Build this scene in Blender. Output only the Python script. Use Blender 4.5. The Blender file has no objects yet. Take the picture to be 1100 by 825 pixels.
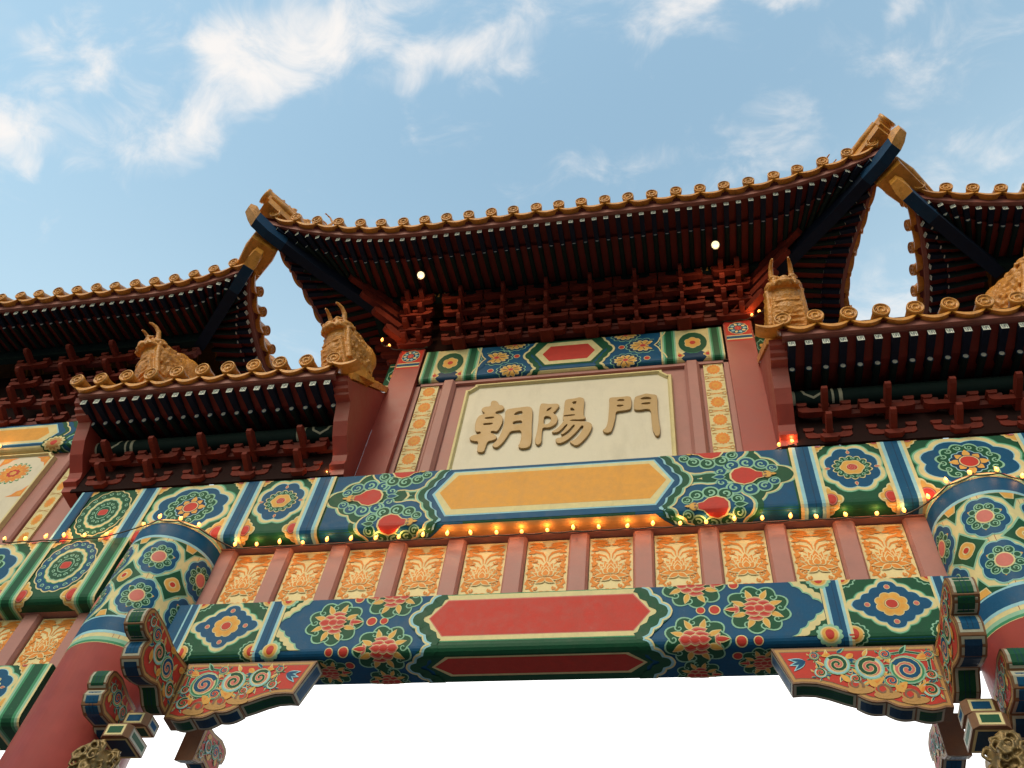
import bpy, math, random
from mathutils import Vector, Matrix
from mathutils.geometry import tessellate_polygon
import numpy as np
R=math.radians; PI=math.pi
random.seed(7)
SC=bpy.context.scene; COL=SC.collection
# ------------------------------------------------------------------ camera
cd=bpy.data.cameras.new('camera'); cam=bpy.data.objects.new('camera',cd); COL.objects.link(cam)
cd.sensor_fit='HORIZONTAL'; cd.sensor_width=36.0; cd.lens=36.0*986.7056/1100.0; cd.clip_start=0.05; cd.clip_end=3000
rr=(0.98105377,0.16505223,0.10144585); uu=(0.07795522,-0.81567985,0.57322715); ff=(-0.17735975,0.55445842,0.81309248)
m=Matrix((( rr[0],uu[0],-ff[0],0),(rr[1],uu[1],-ff[1],0),(rr[2],uu[2],-ff[2],1.6),(0,0,0,1)))
cam.matrix_world=m; SC.camera=cam
# ------------------------------------------------------------------ sky
SUN_EL,SUN_AZ=38.0,196.0     # azimuth clockwise from +Y
W=bpy.data.worlds.new('World'); SC.world=W; W.use_nodes=True
nt=W.node_tree; N=nt.nodes; LK=nt.links; N.clear()
def nd(t,**k):
    n=N.new(t)
    for a,b in k.items(): setattr(n,a,b)
    return n
def mth(op,a,b=None,c=None,clamp=False):
    n=nd('ShaderNodeMath',operation=op); n.use_clamp=clamp
    for i,x in enumerate((a,b,c)):
        if x is None: continue
        if isinstance(x,(int,float)): n.inputs[i].default_value=x
        else: LK.new(x,n.inputs[i])
    return n.outputs[0]
def mrange(v,a,b,c=0,d=1):
    n=nd('ShaderNodeMapRange',interpolation_type='SMOOTHSTEP'); LK.new(v,n.inputs[0])
    for i,x in enumerate((a,b,c,d)): n.inputs[i+1].default_value=x
    return n.outputs[0]
def mixc(f,a,b):
    n=nd('ShaderNodeMix',data_type='RGBA'); 
    for i,x in ((0,f),(6,a),(7,b)):
        if isinstance(x,(int,float)): n.inputs[i].default_value=x
        elif isinstance(x,tuple): n.inputs[i].default_value=(*x,1)
        else: LK.new(x,n.inputs[i])
    return n.outputs[2]
tc=nd('ShaderNodeTexCoord'); sky=nd('ShaderNodeTexSky',sky_type='NISHITA')
sky.sun_disc=False; sky.sun_elevation=R(SUN_EL); sky.sun_rotation=R(SUN_AZ); sky.air_density=1.3; sky.dust_density=2.0; sky.ozone_density=1.0
sx=nd('ShaderNodeSeparateXYZ'); LK.new(tc.outputs['Generated'],sx.inputs[0])
X_,Y_,Z_=sx.outputs
zc=mth('MAXIMUM',Z_,0.12)
cp=nd('ShaderNodeCombineXYZ'); LK.new(mth('DIVIDE',X_,zc),cp.inputs[0]); LK.new(mth('DIVIDE',Y_,zc),cp.inputs[1])
def noise(scale,det,rough,vec,dist=0.0):
    n=nd('ShaderNodeTexNoise'); n.inputs['Scale'].default_value=scale; n.inputs['Detail'].default_value=det
    n.inputs['Roughness'].default_value=rough; n.inputs['Distortion'].default_value=dist; LK.new(vec,n.inputs['Vector']); return n.outputs[0]
wn=nd('ShaderNodeTexNoise'); wn.inputs['Scale'].default_value=7.0; wn.inputs['Detail'].default_value=4.0; LK.new(cp.outputs[0],wn.inputs['Vector'])
w1=nd('ShaderNodeVectorMath',operation='SUBTRACT'); LK.new(wn.outputs['Color'],w1.inputs[0]); w1.inputs[1].default_value=(.5,.5,.5)
w2=nd('ShaderNodeVectorMath',operation='SCALE'); LK.new(w1.outputs[0],w2.inputs[0]); w2.inputs['Scale'].default_value=.16
w3=nd('ShaderNodeVectorMath',operation='ADD'); LK.new(cp.outputs[0],w3.inputs[0]); LK.new(w2.outputs[0],w3.inputs[1]); cw=w3.outputs[0]
def blob(cx,cy,ax,ay,rot):
    mp=nd('ShaderNodeMapping',vector_type='TEXTURE'); LK.new(cw,mp.inputs[0])
    mp.inputs['Location'].default_value=(cx,cy,0); mp.inputs['Rotation'].default_value=(0,0,R(rot)); mp.inputs['Scale'].default_value=(ax,ay,1)
    l=nd('ShaderNodeVectorMath',operation='LENGTH'); LK.new(mp.outputs[0],l.inputs[0])
    return mrange(l.outputs['Value'],1.0,0.0)
BL=[(-.40,.225,.24,.10,-22,1.05),(-.33,.20,.17,.09,-20,.95),(-.53,.285,.20,.07,-24,.75),(-.66,.20,.14,.07,-25,.72),(-.75,.285,.15,.07,-25,.78),
    (-.20,.24,.17,.08,-10,.78),(-.17,.275,.12,.07,-15,.60),(.05,.232,.11,.05,0,.80),(.13,.24,.07,.035,0,.66),(.258,.287,.05,.045,-20,.68),(.24,.335,.09,.05,-25,.52),
    (.155,.385,.26,.10,-15,.42),(.36,.43,.18,.08,-20,.60),(.36,.52,.20,.09,-10,.62),(-.82,.17,.16,.08,-30,.66),(0.0,.40,.30,.08,-5,.36),(.26,.62,.2,.12,0,.5),(-.60,.25,.3,.10,-22,.46),(.3,.3,.2,.12,-20,.36),(-.1,.2,.3,.08,0,.42)]
den=None
for b in BL:
    v=mth('MULTIPLY',blob(*b[:5]),b[5]*.84); den=v if den is None else mth('MAXIMUM',den,v)
mpn=nd('ShaderNodeMapping'); LK.new(cp.outputs[0],mpn.inputs[0]); mpn.inputs['Rotation'].default_value=(0,0,R(24)); mpn.inputs['Scale'].default_value=(.85,1.12,1)
n1=noise(13.0,11.0,.62,mpn.outputs[0],.6); n2=noise(3.0,5.0,.55,cp.outputs[0])
cl=mth('ADD',mth('MULTIPLY',den,1.15),mth('MULTIPLY',mth('SUBTRACT',n1,.5),2.0))
far=mrange(n2,.56,.75,0,.35)
cover=mth('MAXIMUM',mrange(cl,.14,1.16),mth('MULTIPLY',far,mrange(n1,.4,.7)))
sat=nd('ShaderNodeHueSaturation'); LK.new(sky.outputs[0],sat.inputs['Color']); sat.inputs['Saturation'].default_value=.95; sat.inputs['Value'].default_value=1.0
SKYMUL=nd('ShaderNodeMix',data_type='RGBA',blend_type='MULTIPLY'); SKYMUL.inputs[0].default_value=1; LK.new(sat.outputs[0],SKYMUL.inputs[6]); SKYMUL.inputs[7].default_value=(2.95,3.25,2.72,1)
# bright haze low behind the gate, where the evening light comes through thin cloud
el=mth('ADD',Z_,mth('MULTIPLY',X_,-.10))
front=mrange(Y_,0.0,.5)
glow=mth('MULTIPLY',mrange(el,.985,.70),front)
glow2=mth('MULTIPLY',mrange(Z_,.72,.60),mrange(Y_,.35,.6))
c0=mixc(mth('MULTIPLY',glow,.80),SKYMUL.outputs[2],(6.0,7.9,9.0))
c1=mixc(mth('MULTIPLY',cover,.88),c0,(9.9,9.3,8.8))
c2=mixc(glow2,c1,(17.0,17.0,16.6))
dim=mrange(Y_,-.55,.25,.42,1.0)   # the half of the sky away from the evening glow is dimmer
dm=nd('ShaderNodeVectorMath',operation='SCALE'); LK.new(c2,dm.inputs[0]); LK.new(dim,dm.inputs['Scale'])
bg=nd('ShaderNodeBackground'); LK.new(dm.outputs[0],bg.inputs[0]); bg.inputs[1].default_value=0.10
wo=nd('ShaderNodeOutputWorld'); LK.new(bg.outputs[0],wo.inputs[0])
# ------------------------------------------------------------------ sun, exposure
sl=bpy.data.lights.new('sun','SUN'); so=bpy.data.objects.new('sun',sl); COL.objects.link(so)
sl.energy=1.0; sl.angle=R(22); sl.color=(1.0,.84,.64)
az=R(SUN_AZ); e=R(SUN_EL); sd=Vector((math.sin(az)*math.cos(e),math.cos(az)*math.cos(e),math.sin(e)))
so.rotation_euler=sd.to_track_quat('Z','Y').to_euler(); so.location=sd*60
V=SC.view_settings; V.view_transform='Standard'; V.look='None'; V.gamma=1.0; V.exposure=0.08; V.use_curve_mapping=False
SC.cycles.max_bounces=6; SC.cycles.use_denoising=True; SC.cycles.sample_clamp_indirect=6.0
# ------------------------------------------------------------------ materials
M={}
def mat(name,col,rough=.5,var=.10,scale=9.0,bump=0.0,bscale=40.0,metal=0.0,spec=.5,emit=None,es=0,dirt=None,coat=0,chips=0):
    mt=bpy.data.materials.new(name); mt.use_nodes=True; n=mt.node_tree.nodes; l=mt.node_tree.links; b=n['Principled BSDF']
    b.inputs['Roughness'].default_value=rough; b.inputs['Metallic'].default_value=metal; b.inputs['Specular IOR Level'].default_value=spec
    if coat: b.inputs['Coat Weight'].default_value=coat; b.inputs['Coat Roughness'].default_value=.15
    t=n.new('ShaderNodeTexCoord'); nz=n.new('ShaderNodeTexNoise'); nz.inputs['Scale'].default_value=scale; nz.inputs['Detail'].default_value=6; nz.inputs['Roughness'].default_value=.65
    l.new(t.outputs['Object'],nz.inputs['Vector'])
    mr=n.new('ShaderNodeMapRange'); mr.inputs[1].default_value=.3; mr.inputs[2].default_value=.7; mr.inputs[3].default_value=1-var; mr.inputs[4].default_value=1+var; l.new(nz.outputs[0],mr.inputs[0])
    mx=n.new('ShaderNodeVectorMath'); mx.operation='SCALE'; mx.inputs[0].default_value=col; l.new(mr.outputs[0],mx.inputs['Scale'])
    out=mx.outputs[0]
    if dirt:
        n3=n.new('ShaderNodeTexNoise'); n3.inputs['Scale'].default_value=dirt[1]; n3.inputs['Detail'].default_value=8; n3.inputs['Roughness'].default_value=.7; mp_=n.new('ShaderNodeMapping'); mp_.inputs['Scale'].default_value=(1,1,.28); l.new(t.outputs['Object'],mp_.inputs[0]); l.new(mp_.outputs[0],n3.inputs['Vector'])
        m3=n.new('ShaderNodeMapRange'); m3.inputs[1].default_value=.52; m3.inputs[2].default_value=.78; m3.inputs[4].default_value=dirt[2]; l.new(n3.outputs[0],m3.inputs[0])
        mm=n.new('ShaderNodeMix'); mm.data_type='RGBA'; l.new(m3.outputs[0],mm.inputs[0]); l.new(out,mm.inputs[6]); mm.inputs[7].default_value=(*dirt[0],1); out=mm.outputs[2]
    if chips:     # faded, flaked specks in the paint
        n4=n.new('ShaderNodeTexNoise'); n4.inputs['Scale'].default_value=38; n4.inputs['Detail'].default_value=9; n4.inputs['Roughness'].default_value=.75; l.new(t.outputs['Object'],n4.inputs['Vector'])
        m4=n.new('ShaderNodeMapRange'); m4.inputs[1].default_value=.60; m4.inputs[2].default_value=.72; m4.inputs[4].default_value=chips; l.new(n4.outputs[0],m4.inputs[0])
        m5=n.new('ShaderNodeMix'); m5.data_type='RGBA'; l.new(m4.outputs[0],m5.inputs[0]); l.new(out,m5.inputs[6]); m5.inputs[7].default_value=tuple(min(.62,.16+.62*x) for x in col)+(1,); out=m5.outputs[2]
    l.new(out,b.inputs['Base Color'])
    rv=n.new('ShaderNodeMapRange'); rv.inputs[1].default_value=.3; rv.inputs[2].default_value=.7; rv.inputs[3].default_value=max(.05,rough-.08); rv.inputs[4].default_value=min(1,rough+.1); l.new(nz.outputs[0],rv.inputs[0]); l.new(rv.outputs[0],b.inputs['Roughness'])
    if bump:
        n2=n.new('ShaderNodeTexNoise'); n2.inputs['Scale'].default_value=bscale; n2.inputs['Detail'].default_value=5; l.new(t.outputs['Object'],n2.inputs['Vector'])
        bp=n.new('ShaderNodeBump'); bp.inputs['Strength'].default_value=bump; bp.inputs['Distance'].default_value=.01; l.new(n2.outputs[0],bp.inputs['Height']); l.new(bp.outputs[0],b.inputs['Normal'])
    if emit: b.inputs['Emission Color'].default_value=(*emit,1); b.inputs['Emission Strength'].default_value=es
    M[name]=mt; return mt
PD=((.10,.075,.05),5.0,.16)
for nm,c in dict(blue=(.005,.075,.185),navy=(.008,.040,.10),green=(.010,.078,.040),mint=(.27,.50,.37),midgreen=(.05,.25,.13),cream=(.70,.58,.31),panel=(.80,.64,.35),ltblue=(.30,.55,.66),
    red=(.52,.045,.034),pink=(.60,.16,.14),gold=(.72,.37,.09),yellow=(.74,.33,.060),orange=(.74,.255,.048),white=(.70,.70,.64),grey=(.42,.40,.33),tan=(.50,.27,.10)).items():
    mat(nm,c,.48,.10,14,.12,60,spec=.16,dirt=PD,chips=.35)
mat('wallpink',(.40,.175,.158),.5,.09,6,.06,50,spec=.3,dirt=((.20,.08,.06),3.0,.22))
mat('post_red',(.31,.042,.031),.45,.08,6,.06,50,dirt=((.12,.03,.02),3.5,.25))
mat('col_red',(.26,.042,.038),.42,.14,5,.08,40,spec=.28,dirt=((.2,.06,.05),3.0,.2))
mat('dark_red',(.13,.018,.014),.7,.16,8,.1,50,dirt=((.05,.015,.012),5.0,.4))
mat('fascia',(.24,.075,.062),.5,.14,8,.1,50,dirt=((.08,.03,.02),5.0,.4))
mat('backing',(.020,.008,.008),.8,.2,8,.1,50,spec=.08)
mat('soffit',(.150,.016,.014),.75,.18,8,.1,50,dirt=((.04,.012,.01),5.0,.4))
mat('bracket_red',(.150,.022,.014),.65,.25,9,.1,60,spec=.15,dirt=((.04,.014,.012),6.0,.5))
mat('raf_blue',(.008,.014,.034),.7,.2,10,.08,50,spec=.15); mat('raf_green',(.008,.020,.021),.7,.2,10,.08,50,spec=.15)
mat('tile',(.64,.265,.042),.30,.26,11,.35,35,spec=.5,dirt=((.10,.06,.03),6.0,.55))
mat('tiledark',(.20,.085,.025),.5,.25,11,.3,35,dirt=((.05,.03,.02),6.0,.5))
mat('statue',(.62,.245,.038),.32,.2,10,.8,55,dirt=((.14,.07,.025),9.0,.6))
mat('brown',(.20,.085,.035),.5,.15,12,.2,60,dirt=((.06,.03,.015),8.0,.5))
mat('plaque',(.66,.57,.45),.5,.06,5,.10,30,dirt=((.36,.30,.21),3.0,.40))
mat('letter',(.37,.225,.085),.45,.10,14,.15,60,metal=.15)
mat('oldgold',(.20,.125,.045),.4,.3,18,.4,60,metal=.35,dirt=((.06,.035,.015),12.0,.7))
mat('paving',(.10,.092,.085),.8,.15,1.5,.2,6)
mat('wire',(.05,.035,.025),.6,.1); mat('housing',(.06,.06,.065),.4,.1,metal=.6)
mat('socket',(.05,.08,.045),.5,.1)
mat('bulb',(.9,.6,.3),.3,0,emit=(1.0,.37,.07),es=2.1)
mat('lens',(.9,.8,.6),.3,0,emit=(1.0,.78,.42),es=1.5)
# ------------------------------------------------------------------ mesh building
def tag(o,label=None,cat=None,group=None,kind=None):
    if label: o['label']=label
    if cat: o['category']=cat; o['kind']=kind or 'thing'
    elif kind: o['kind']=kind
    if group: o['group']=group
    return o
def empty(name,loc,label,cat,group=None):
    o=bpy.data.objects.new(name,None); COL.objects.link(o); o.location=loc; o.empty_display_size=.1
    return tag(o,label,cat,group)
class MB:
    def __init__(s): s.v=[]; s.f=[]; s.mi=[]; s.ms=[]; s.sm=[]
    def _m(s,mt):
        if mt not in s.ms: s.ms.append(mt)
        return s.ms.index(mt)
    def add(s,vs,fs,mt,smooth=False):
        o=len(s.v); s.v+= [tuple(x) for x in vs]; k=s._m(mt)
        for f in fs: s.f.append(tuple(o+i for i in f)); s.mi.append(k); s.sm.append(smooth)
    def box(s,a,b,mt,bev=0.0):
        (x0,y0,z0),(x1,y1,z1)=a,b
        if bev<=0:
            vs=[(x,y,z) for z in (z0,z1) for y in (y0,y1) for x in (x0,x1)]
            s.add(vs,[(0,2,3,1),(4,5,7,6),(0,1,5,4),(2,6,7,3),(0,4,6,2),(1,3,7,5)],mt); return
        c=bev; p=[(x0+c,z0),(x1-c,z0),(x1,z0+c),(x1,z1-c),(x1-c,z1),(x0+c,z1),(x0,z1-c),(x0,z0+c)]
        s.prism(p,y0,y1,mt,'y')
    def prism(s,p,a,b,mt,axis='y',mside=None):
        """extrude a 2-D outline: axis y -> (x,z), axis x -> (y,z), axis z -> (x,y)"""
        g={'y':lambda q,t:(q[0],t,q[1]),'x':lambda q,t:(t,q[0],q[1]),'z':lambda q,t:(q[0],q[1],t)}[axis]
        n=len(p); vs=[g(q,a) for q in p]+[g(q,b) for q in p]
        tr=tessellate_polygon([[Vector((q[0],q[1],0)) for q in p]])
        s.add(vs,[tuple(t) for t in tr]+[tuple(n+i for i in reversed(t)) for t in tr],mt)
        s.add(vs,[(i,(i+1)%n,n+(i+1)%n,n+i) for i in range(n)],mside or mt)
    def tube(s,pts,r,mt,n=8,cap=True,smooth=True):
        P=[Vector(p) for p in pts]; k=len(P); rs=r if isinstance(r,(list,tuple)) else [r]*k
        vs=[]; up=None
        for i,p in enumerate(P):
            t=(P[min(i+1,k-1)]-P[max(i-1,0)]).normalized()
            if up is None: up=Vector((0,0,1)) if abs(t.z)<.9 else Vector((1,0,0))
            a=t.cross(up).normalized(); b=a.cross(t).normalized(); up=b
            for j in range(n):
                w=2*PI*j/n; vs.append(p+(a*math.cos(w)+b*math.sin(w))*rs[i])
        fs=[(i*n+j,i*n+(j+1)%n,(i+1)*n+(j+1)%n,(i+1)*n+j) for i in range(k-1) for j in range(n)]
        s.add(vs,fs,mt,smooth)
        if cap: s.add(vs[:n],[tuple(range(n))],mt); s.add(vs[-n:],[tuple(reversed(range(n)))],mt)
    def lathe(s,o,ax,prof,mt,n=18,smooth=True):
        ax=Vector(ax).normalized(); h=Vector((0,0,1)) if abs(ax.z)<.9 else Vector((1,0,0)); a=ax.cross(h).normalized(); b=ax.cross(a); o=Vector(o)
        vs=[o+ax*t+(a*math.cos(2*PI*j/n)+b*math.sin(2*PI*j/n))*r for r,t in prof for j in range(n)]
        s.add(vs,[(i*n+j,i*n+(j+1)%n,(i+1)*n+(j+1)%n,(i+1)*n+j) for i in range(len(prof)-1) for j in range(n)],mt,smooth)
    def sph(s,c,r,mt,n=12,m_=8,ang=None):
        rx,ry,rz=r if isinstance(r,(tuple,list)) else (r,r,r); rot=Matrix.Rotation(ang[0],3,ang[1]) if ang else None
        vs=[];c=Vector(c)
        for i in range(m_+1):
            t=PI*i/m_
            for j in range(n):
                w=2*PI*j/n; q=Vector((rx*math.sin(t)*math.cos(w),ry*math.sin(t)*math.sin(w),rz*math.cos(t)))
                vs.append(c+(rot@q if rot else q))
        s.add(vs,[(i*n+j,(i+1)*n+j,(i+1)*n+(j+1)%n,i*n+(j+1)%n) for i in range(m_) for j in range(n)],mt,True)
    def strip(s,A,B,mt,smooth=False):
        """quads between two poly-lines"""
        n=len(A); s.add(list(A)+list(B),[(i,i+1,n+i+1,n+i) for i in range(n-1)],mt,smooth)
    def build(s,name,parent=None,local=False):
        me=bpy.data.meshes.new(name); off=Vector((0,0,0))
        if parent is not None and not local:
            q=parent
            while q is not None: off+=q.location; q=q.parent
        me.from_pydata([(x-off.x,y-off.y,z-off.z) for x,y,z in s.v],[],s.f)
        for mt in s.ms: me.materials.append(M[mt])
        me.polygons.foreach_set('material_index',s.mi); me.polygons.foreach_set('use_smooth',s.sm); me.update()
        o=bpy.data.objects.new(name,me); COL.objects.link(o)
        if parent is not None: o.parent=parent
        return o
def copy_tree(o,loc,label=None,parent=None):
    c=o.copy(); COL.objects.link(c); c.parent=parent
    if parent is None: c.location=loc
    if label: c['label']=label
    for ch in list(o.children): copy_tree(ch,None,None,c)
    return c
def organic(name,mb,parent,mt,vox=.012,smooth=4,disp=.006,dsc=.05):
    """fuse overlapping lumps into one continuous sculpted skin"""
    o=mb.build('tmp',None); md=o.modifiers.new('r','REMESH'); md.mode='VOXEL'; md.voxel_size=vox
    sm=o.modifiers.new('s','SMOOTH'); sm.iterations=smooth; sm.factor=.5
    if disp:
        tx=bpy.data.textures.new('carve','CLOUDS'); tx.noise_scale=dsc; d=o.modifiers.new('d','DISPLACE'); d.texture=tx; d.strength=disp; d.texture_coords='LOCAL'
    dg=bpy.context.evaluated_depsgraph_get(); dg.update(); me=bpy.data.meshes.new_from_object(o.evaluated_get(dg)); bpy.data.objects.remove(o)
    off=Vector((0,0,0)); q=parent
    while q is not None: off+=q.location; q=q.parent
    me.transform(Matrix.Translation(-off)); me.materials.clear(); me.materials.append(M[mt]); me.name=name
    me.polygons.foreach_set('use_smooth',[True]*len(me.polygons)); me.polygons.foreach_set('material_index',[0]*len(me.polygons))
    c=bpy.data.objects.new(name,me); COL.objects.link(c); c.parent=parent
    return c
# ------------------------------------------------------------------ painted ornament: thin layers of coloured paint laid on a surface
def clip_tri(p,ax,val,keep):
    out=[]; n=len(p)
    for i in range(n):
        a,b=p[i],p[(i+1)%n]; da=(a[ax]-val)*keep; db=(b[ax]-val)*keep
        if da>=0: out.append(a)
        if (da>0>db) or (da<0<db):
            t=da/(da-db); out.append((a[0]+(b[0]-a[0])*t,a[1]+(b[1]-a[1])*t))
    return out
class Paint:
    def __init__(s,fmap,bounds,cu=(),cv=()): s.f=fmap; s.b=bounds; s.cu=sorted(cu); s.cv=sorted(cv); s.n=0; s.g={}; s.cur='ornament'
    def group(s,key): s.cur=key; return s
    def poly(s,pts,mt,L):
        if len(pts)<3: return
        u0,u1,v0,v1=s.b
        if max(p[0] for p in pts)<=u0 or min(p[0] for p in pts)>=u1 or max(p[1] for p in pts)<=v0 or min(p[1] for p in pts)>=v1: return
        if len(pts)<=4: tris=[list(pts)]
        else: tris=[[pts[i] for i in t] for t in tessellate_polygon([[Vector((p[0],p[1],0)) for p in pts]])]
        s.n+=1; off=.0007*(L+1)+.0000015*(s.n%200); mb=s.g.setdefault(s.cur,MB())
        for t in tris:
            for ax,val,k in ((0,u0,1),(0,u1,-1),(1,v0,1),(1,v1,-1)):
                t=clip_tri(t,ax,val,k)
                if len(t)<3: break
            if len(t)<3: continue
            pcs=[t]
            for ax,cs in ((0,s.cu),(1,s.cv)):
                for c in cs:
                    nx=[]
                    for q in pcs:
                        lo=min(w[ax] for w in q); hi=max(w[ax] for w in q)
                        if lo<c-1e-6 and hi>c+1e-6: nx+=[w for w in (clip_tri(q,ax,c,1),clip_tri(q,ax,c,-1)) if len(w)>=3]
                        else: nx.append(q)
                    pcs=nx
            for q in pcs:
                ar=sum(q[i][0]*q[(i+1)%len(q)][1]-q[(i+1)%len(q)][0]*q[i][1] for i in range(len(q)))
                if abs(ar)<1e-9: continue
                if ar<0: q=q[::-1]
                mb.add([s.f(a,b,off) for a,b in q],[tuple(range(len(q)))],mt)
    def build(s,parent,nf=None):
        for k,mb in s.g.items():
            if not mb.f: continue
            o=mb.build(k[0] if isinstance(k,tuple) else k,parent)
            if nf: o.data.polygons.foreach_set('use_smooth',[True]*len(o.data.polygons)); o.data.normals_split_custom_set_from_vertices([nf(*v) for v in mb.v])
class Pen:
    def __init__(s,P,cx=0,cy=0,sx=1,sy=1,rot=0,L=0): s.P=P; s.cx,s.cy,s.sx,s.sy=cx,cy,sx,sy; s.c,s.s=math.cos(rot),math.sin(rot); s.L=L
    def t(s,p): x,y=p[0]*s.sx,p[1]*s.sy; return (s.cx+x*s.c-y*s.s,s.cy+x*s.s+y*s.c)
    def poly(s,p,mt,L=0): s.P.poly([s.t(q) for q in p],mt,s.L+L)
    def rect(s,x0,y0,x1,y1,mt,L=0): s.poly([(x0,y0),(x1,y0),(x1,y1),(x0,y1)],mt,L)
    def ell(s,x,y,rx,ry,mt,L=0,n=20): s.poly([(x+rx*math.cos(2*PI*i/n),y+ry*math.sin(2*PI*i/n)) for i in range(n)],mt,L)
    def lobe(s,x,y,rx,ry,k,d,mt,L=0,ph=0,n=7): s.poly(lobed(x,y,rx,ry,k,d,ph,n),mt,L)
    def rib(s,pts,w,mt,L=0):
        k=len(pts)
        for i in range(k-1):
            q=[]
            for j in (i,i+1):
                a=pts[max(j-1,0)]; b=pts[min(j+1,k-1)]; dx,dy=b[0]-a[0],b[1]-a[1]; l=math.hypot(dx,dy) or 1; nx,ny=-dy/l,dx/l
                ww=(w[j] if isinstance(w,(list,tuple)) else w)/2; q.append(((pts[j][0]+nx*ww,pts[j][1]+ny*ww),(pts[j][0]-nx*ww,pts[j][1]-ny*ww)))
            s.poly([q[0][0],q[1][0],q[1][1],q[0][1]],mt,L)
    def ring(s,x,y,rx,ry,w,mt,L=0,n=14): s.rib([(x+rx*math.cos(2*PI*i/n),y+ry*math.sin(2*PI*i/n)) for i in range(n+1)],w,mt,L)
    def spiral(s,x,y,r,a0,turns,w,mt,L=0,r1=.15,n=18): s.rib(spir(x,y,r,a0,turns,r1,n),[w*(1-.5*i/n) for i in range(n+1)],mt,L)
    def petal(s,x,y,a,l,w,mt,L=0,n=6):
        pts=[]; 
        for i in range(n+1):
            t=i/n; pts.append((t*l,w/2*math.sin(PI*t**.75)))
        pts+=[(p[0],-p[1]) for p in pts[-2:0:-1]]
        ca,sa=math.cos(a),math.sin(a); s.poly([(x+p[0]*ca-p[1]*sa,y+p[0]*sa+p[1]*ca) for p in pts],mt,L)
def lobed(x,y,rx,ry,k,d,ph=0,n=7):
    T=k*n; o=[]
    for i in range(T):
        a=2*PI*i/T; r=1-d+d*abs(math.sin(k*(a-ph)/2)); o.append((x+rx*r*math.cos(a),y+ry*r*math.sin(a)))
    return o
def spir(x,y,r,a0,turns,r1=.15,n=18):
    return [(x+(r*(1-(1-r1)*i/n))*math.cos(a0+2*PI*turns*i/n),y+(r*(1-(1-r1)*i/n))*math.sin(a0+2*PI*turns*i/n)) for i in range(n+1)]
def wavy(a,b,k,d,n=6):
    """scalloped edge from a to b, bumps to the left"""
    dx,dy=b[0]-a[0],b[1]-a[1]; l=math.hypot(dx,dy); nx,ny=-dy/l,dx/l; o=[]
    for i in range(k*n):
        t=i/(k*n); h=d*abs(math.sin(PI*k*t)); o.append((a[0]+dx*t+nx*h,a[1]+dy*t+ny*h))
    return o
def sdia(x,y,rx,ry,k,d):
    c=[(x+rx,y),(x,y+ry),(x-rx,y),(x,y-ry)]; o=[]
    for i in range(4): o+=wavy(c[i],c[(i+1)%4],k,-d)
    return o
def inset(p,d):
    n=len(p); ar=sum(p[i][0]*p[(i+1)%n][1]-p[(i+1)%n][0]*p[i][1] for i in range(n)); sg=1 if ar>0 else -1; o=[]
    for i in range(n):
        a,b,c=Vector(p[i-1]),Vector(p[i]),Vector(p[(i+1)%n]); e1=(b-a).normalized(); e2=(c-b).normalized()
        n1=Vector((-e1.y,e1.x))*sg; n2=Vector((-e2.y,e2.x))*sg; bis=(n1+n2); l=bis.length
        if l<1e-6: o.append(tuple(b+n1*d)); continue
        bis/=l; k=max(.45,bis.dot(n1)); o.append(tuple(b+bis*(d/k)))
    return o
XM=-1.11
# ------------------------------------------------------------------ ground
g=MB(); g.box((-900,-900,-.3),(900,900,0),'paving'); o=g.build('ground'); tag(o,'pale stone paving under the gate','paving',kind='structure')
# ------------------------------------------------------------------ motifs (painted patterns); every one works in metres round its own centre
def band(P,x0,x1,v0,v1,cols,L=2,key=None):
    """vertical stripes across a beam; cols = [(fraction,colour)...]"""
    if key: P.group(key)
    x=x0; tot=sum(c[0] for c in cols)
    for i,(w,c) in enumerate(cols):
        x2=x+(x1-x0)*w/tot; P.poly([(x,v0),(x2,v0),(x2,v1),(x,v1)],c,L); x=x2
BLUEBAND=[(.12,'cream'),(.13,'ltblue'),(.28,'blue'),(.03,'navy'),(.19,'blue'),(.13,'ltblue'),(.12,'cream')]
GREENBAND=[(.10,'cream'),(.10,'mint'),(.10,'midgreen'),(.38,'green'),(.12,'midgreen'),(.10,'mint'),(.10,'cream')]
def scrollring(p,r,rr,k,w,c,L,ry=None):
    q=(ry or r)/r
    for i in range(k):
        a=2*PI*i/k; p.spiral(r*math.cos(a),r*q*math.sin(a),rr,a+1.2,1.15,w,c,L,.2,12)
def m_swirl(p,hw,hh,fill='blue'):
    p.lobe(0,0,hw*1.12,hh*1.06,8,.11,'midgreen',0); p.lobe(0,0,hw*1.09,hh*1.035,8,.11,'mint',1); p.lobe(0,0,hw*1.04,hh*.99,8,.11,'cream',2); p.lobe(0,0,hw*.91,hh*.89,8,.12,'ltblue',2.6); p.lobe(0,0,hw*.88,hh*.86,8,.12,fill,3)
    r=min(hw,hh)*.62
    for a in range(4):
        p.petal(math.cos(a*PI/2)*r*1.12,math.sin(a*PI/2)*r*1.12,a*PI/2,r*.36,r*.2,'cream',4); p.petal(math.cos(a*PI/2)*r*1.15,math.sin(a*PI/2)*r*1.15,a*PI/2,r*.29,r*.14,'pink',5)
    p.lobe(0,0,r*1.06,r*1.0,14,.16,'cream',5); p.lobe(0,0,r*.99,r*.93,14,.16,'green',6)
    scrollring(p,r*.78,r*.12,14,r*.055,'mint',7)
    p.lobe(0,0,r*.66,r*.62,6,.14,'cream',8,PI/6); p.lobe(0,0,r*.61,r*.57,6,.14,'gold',9,PI/6)
    p.ell(0,0,r*.31,r*.29,'cream',10); p.ell(0,0,r*.275,r*.255,'red',11)
    for a in (0,2.1,4.2): p.spiral(0,0,r*.25,a,.6,r*.07,'pink',12,.1,10)
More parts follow.
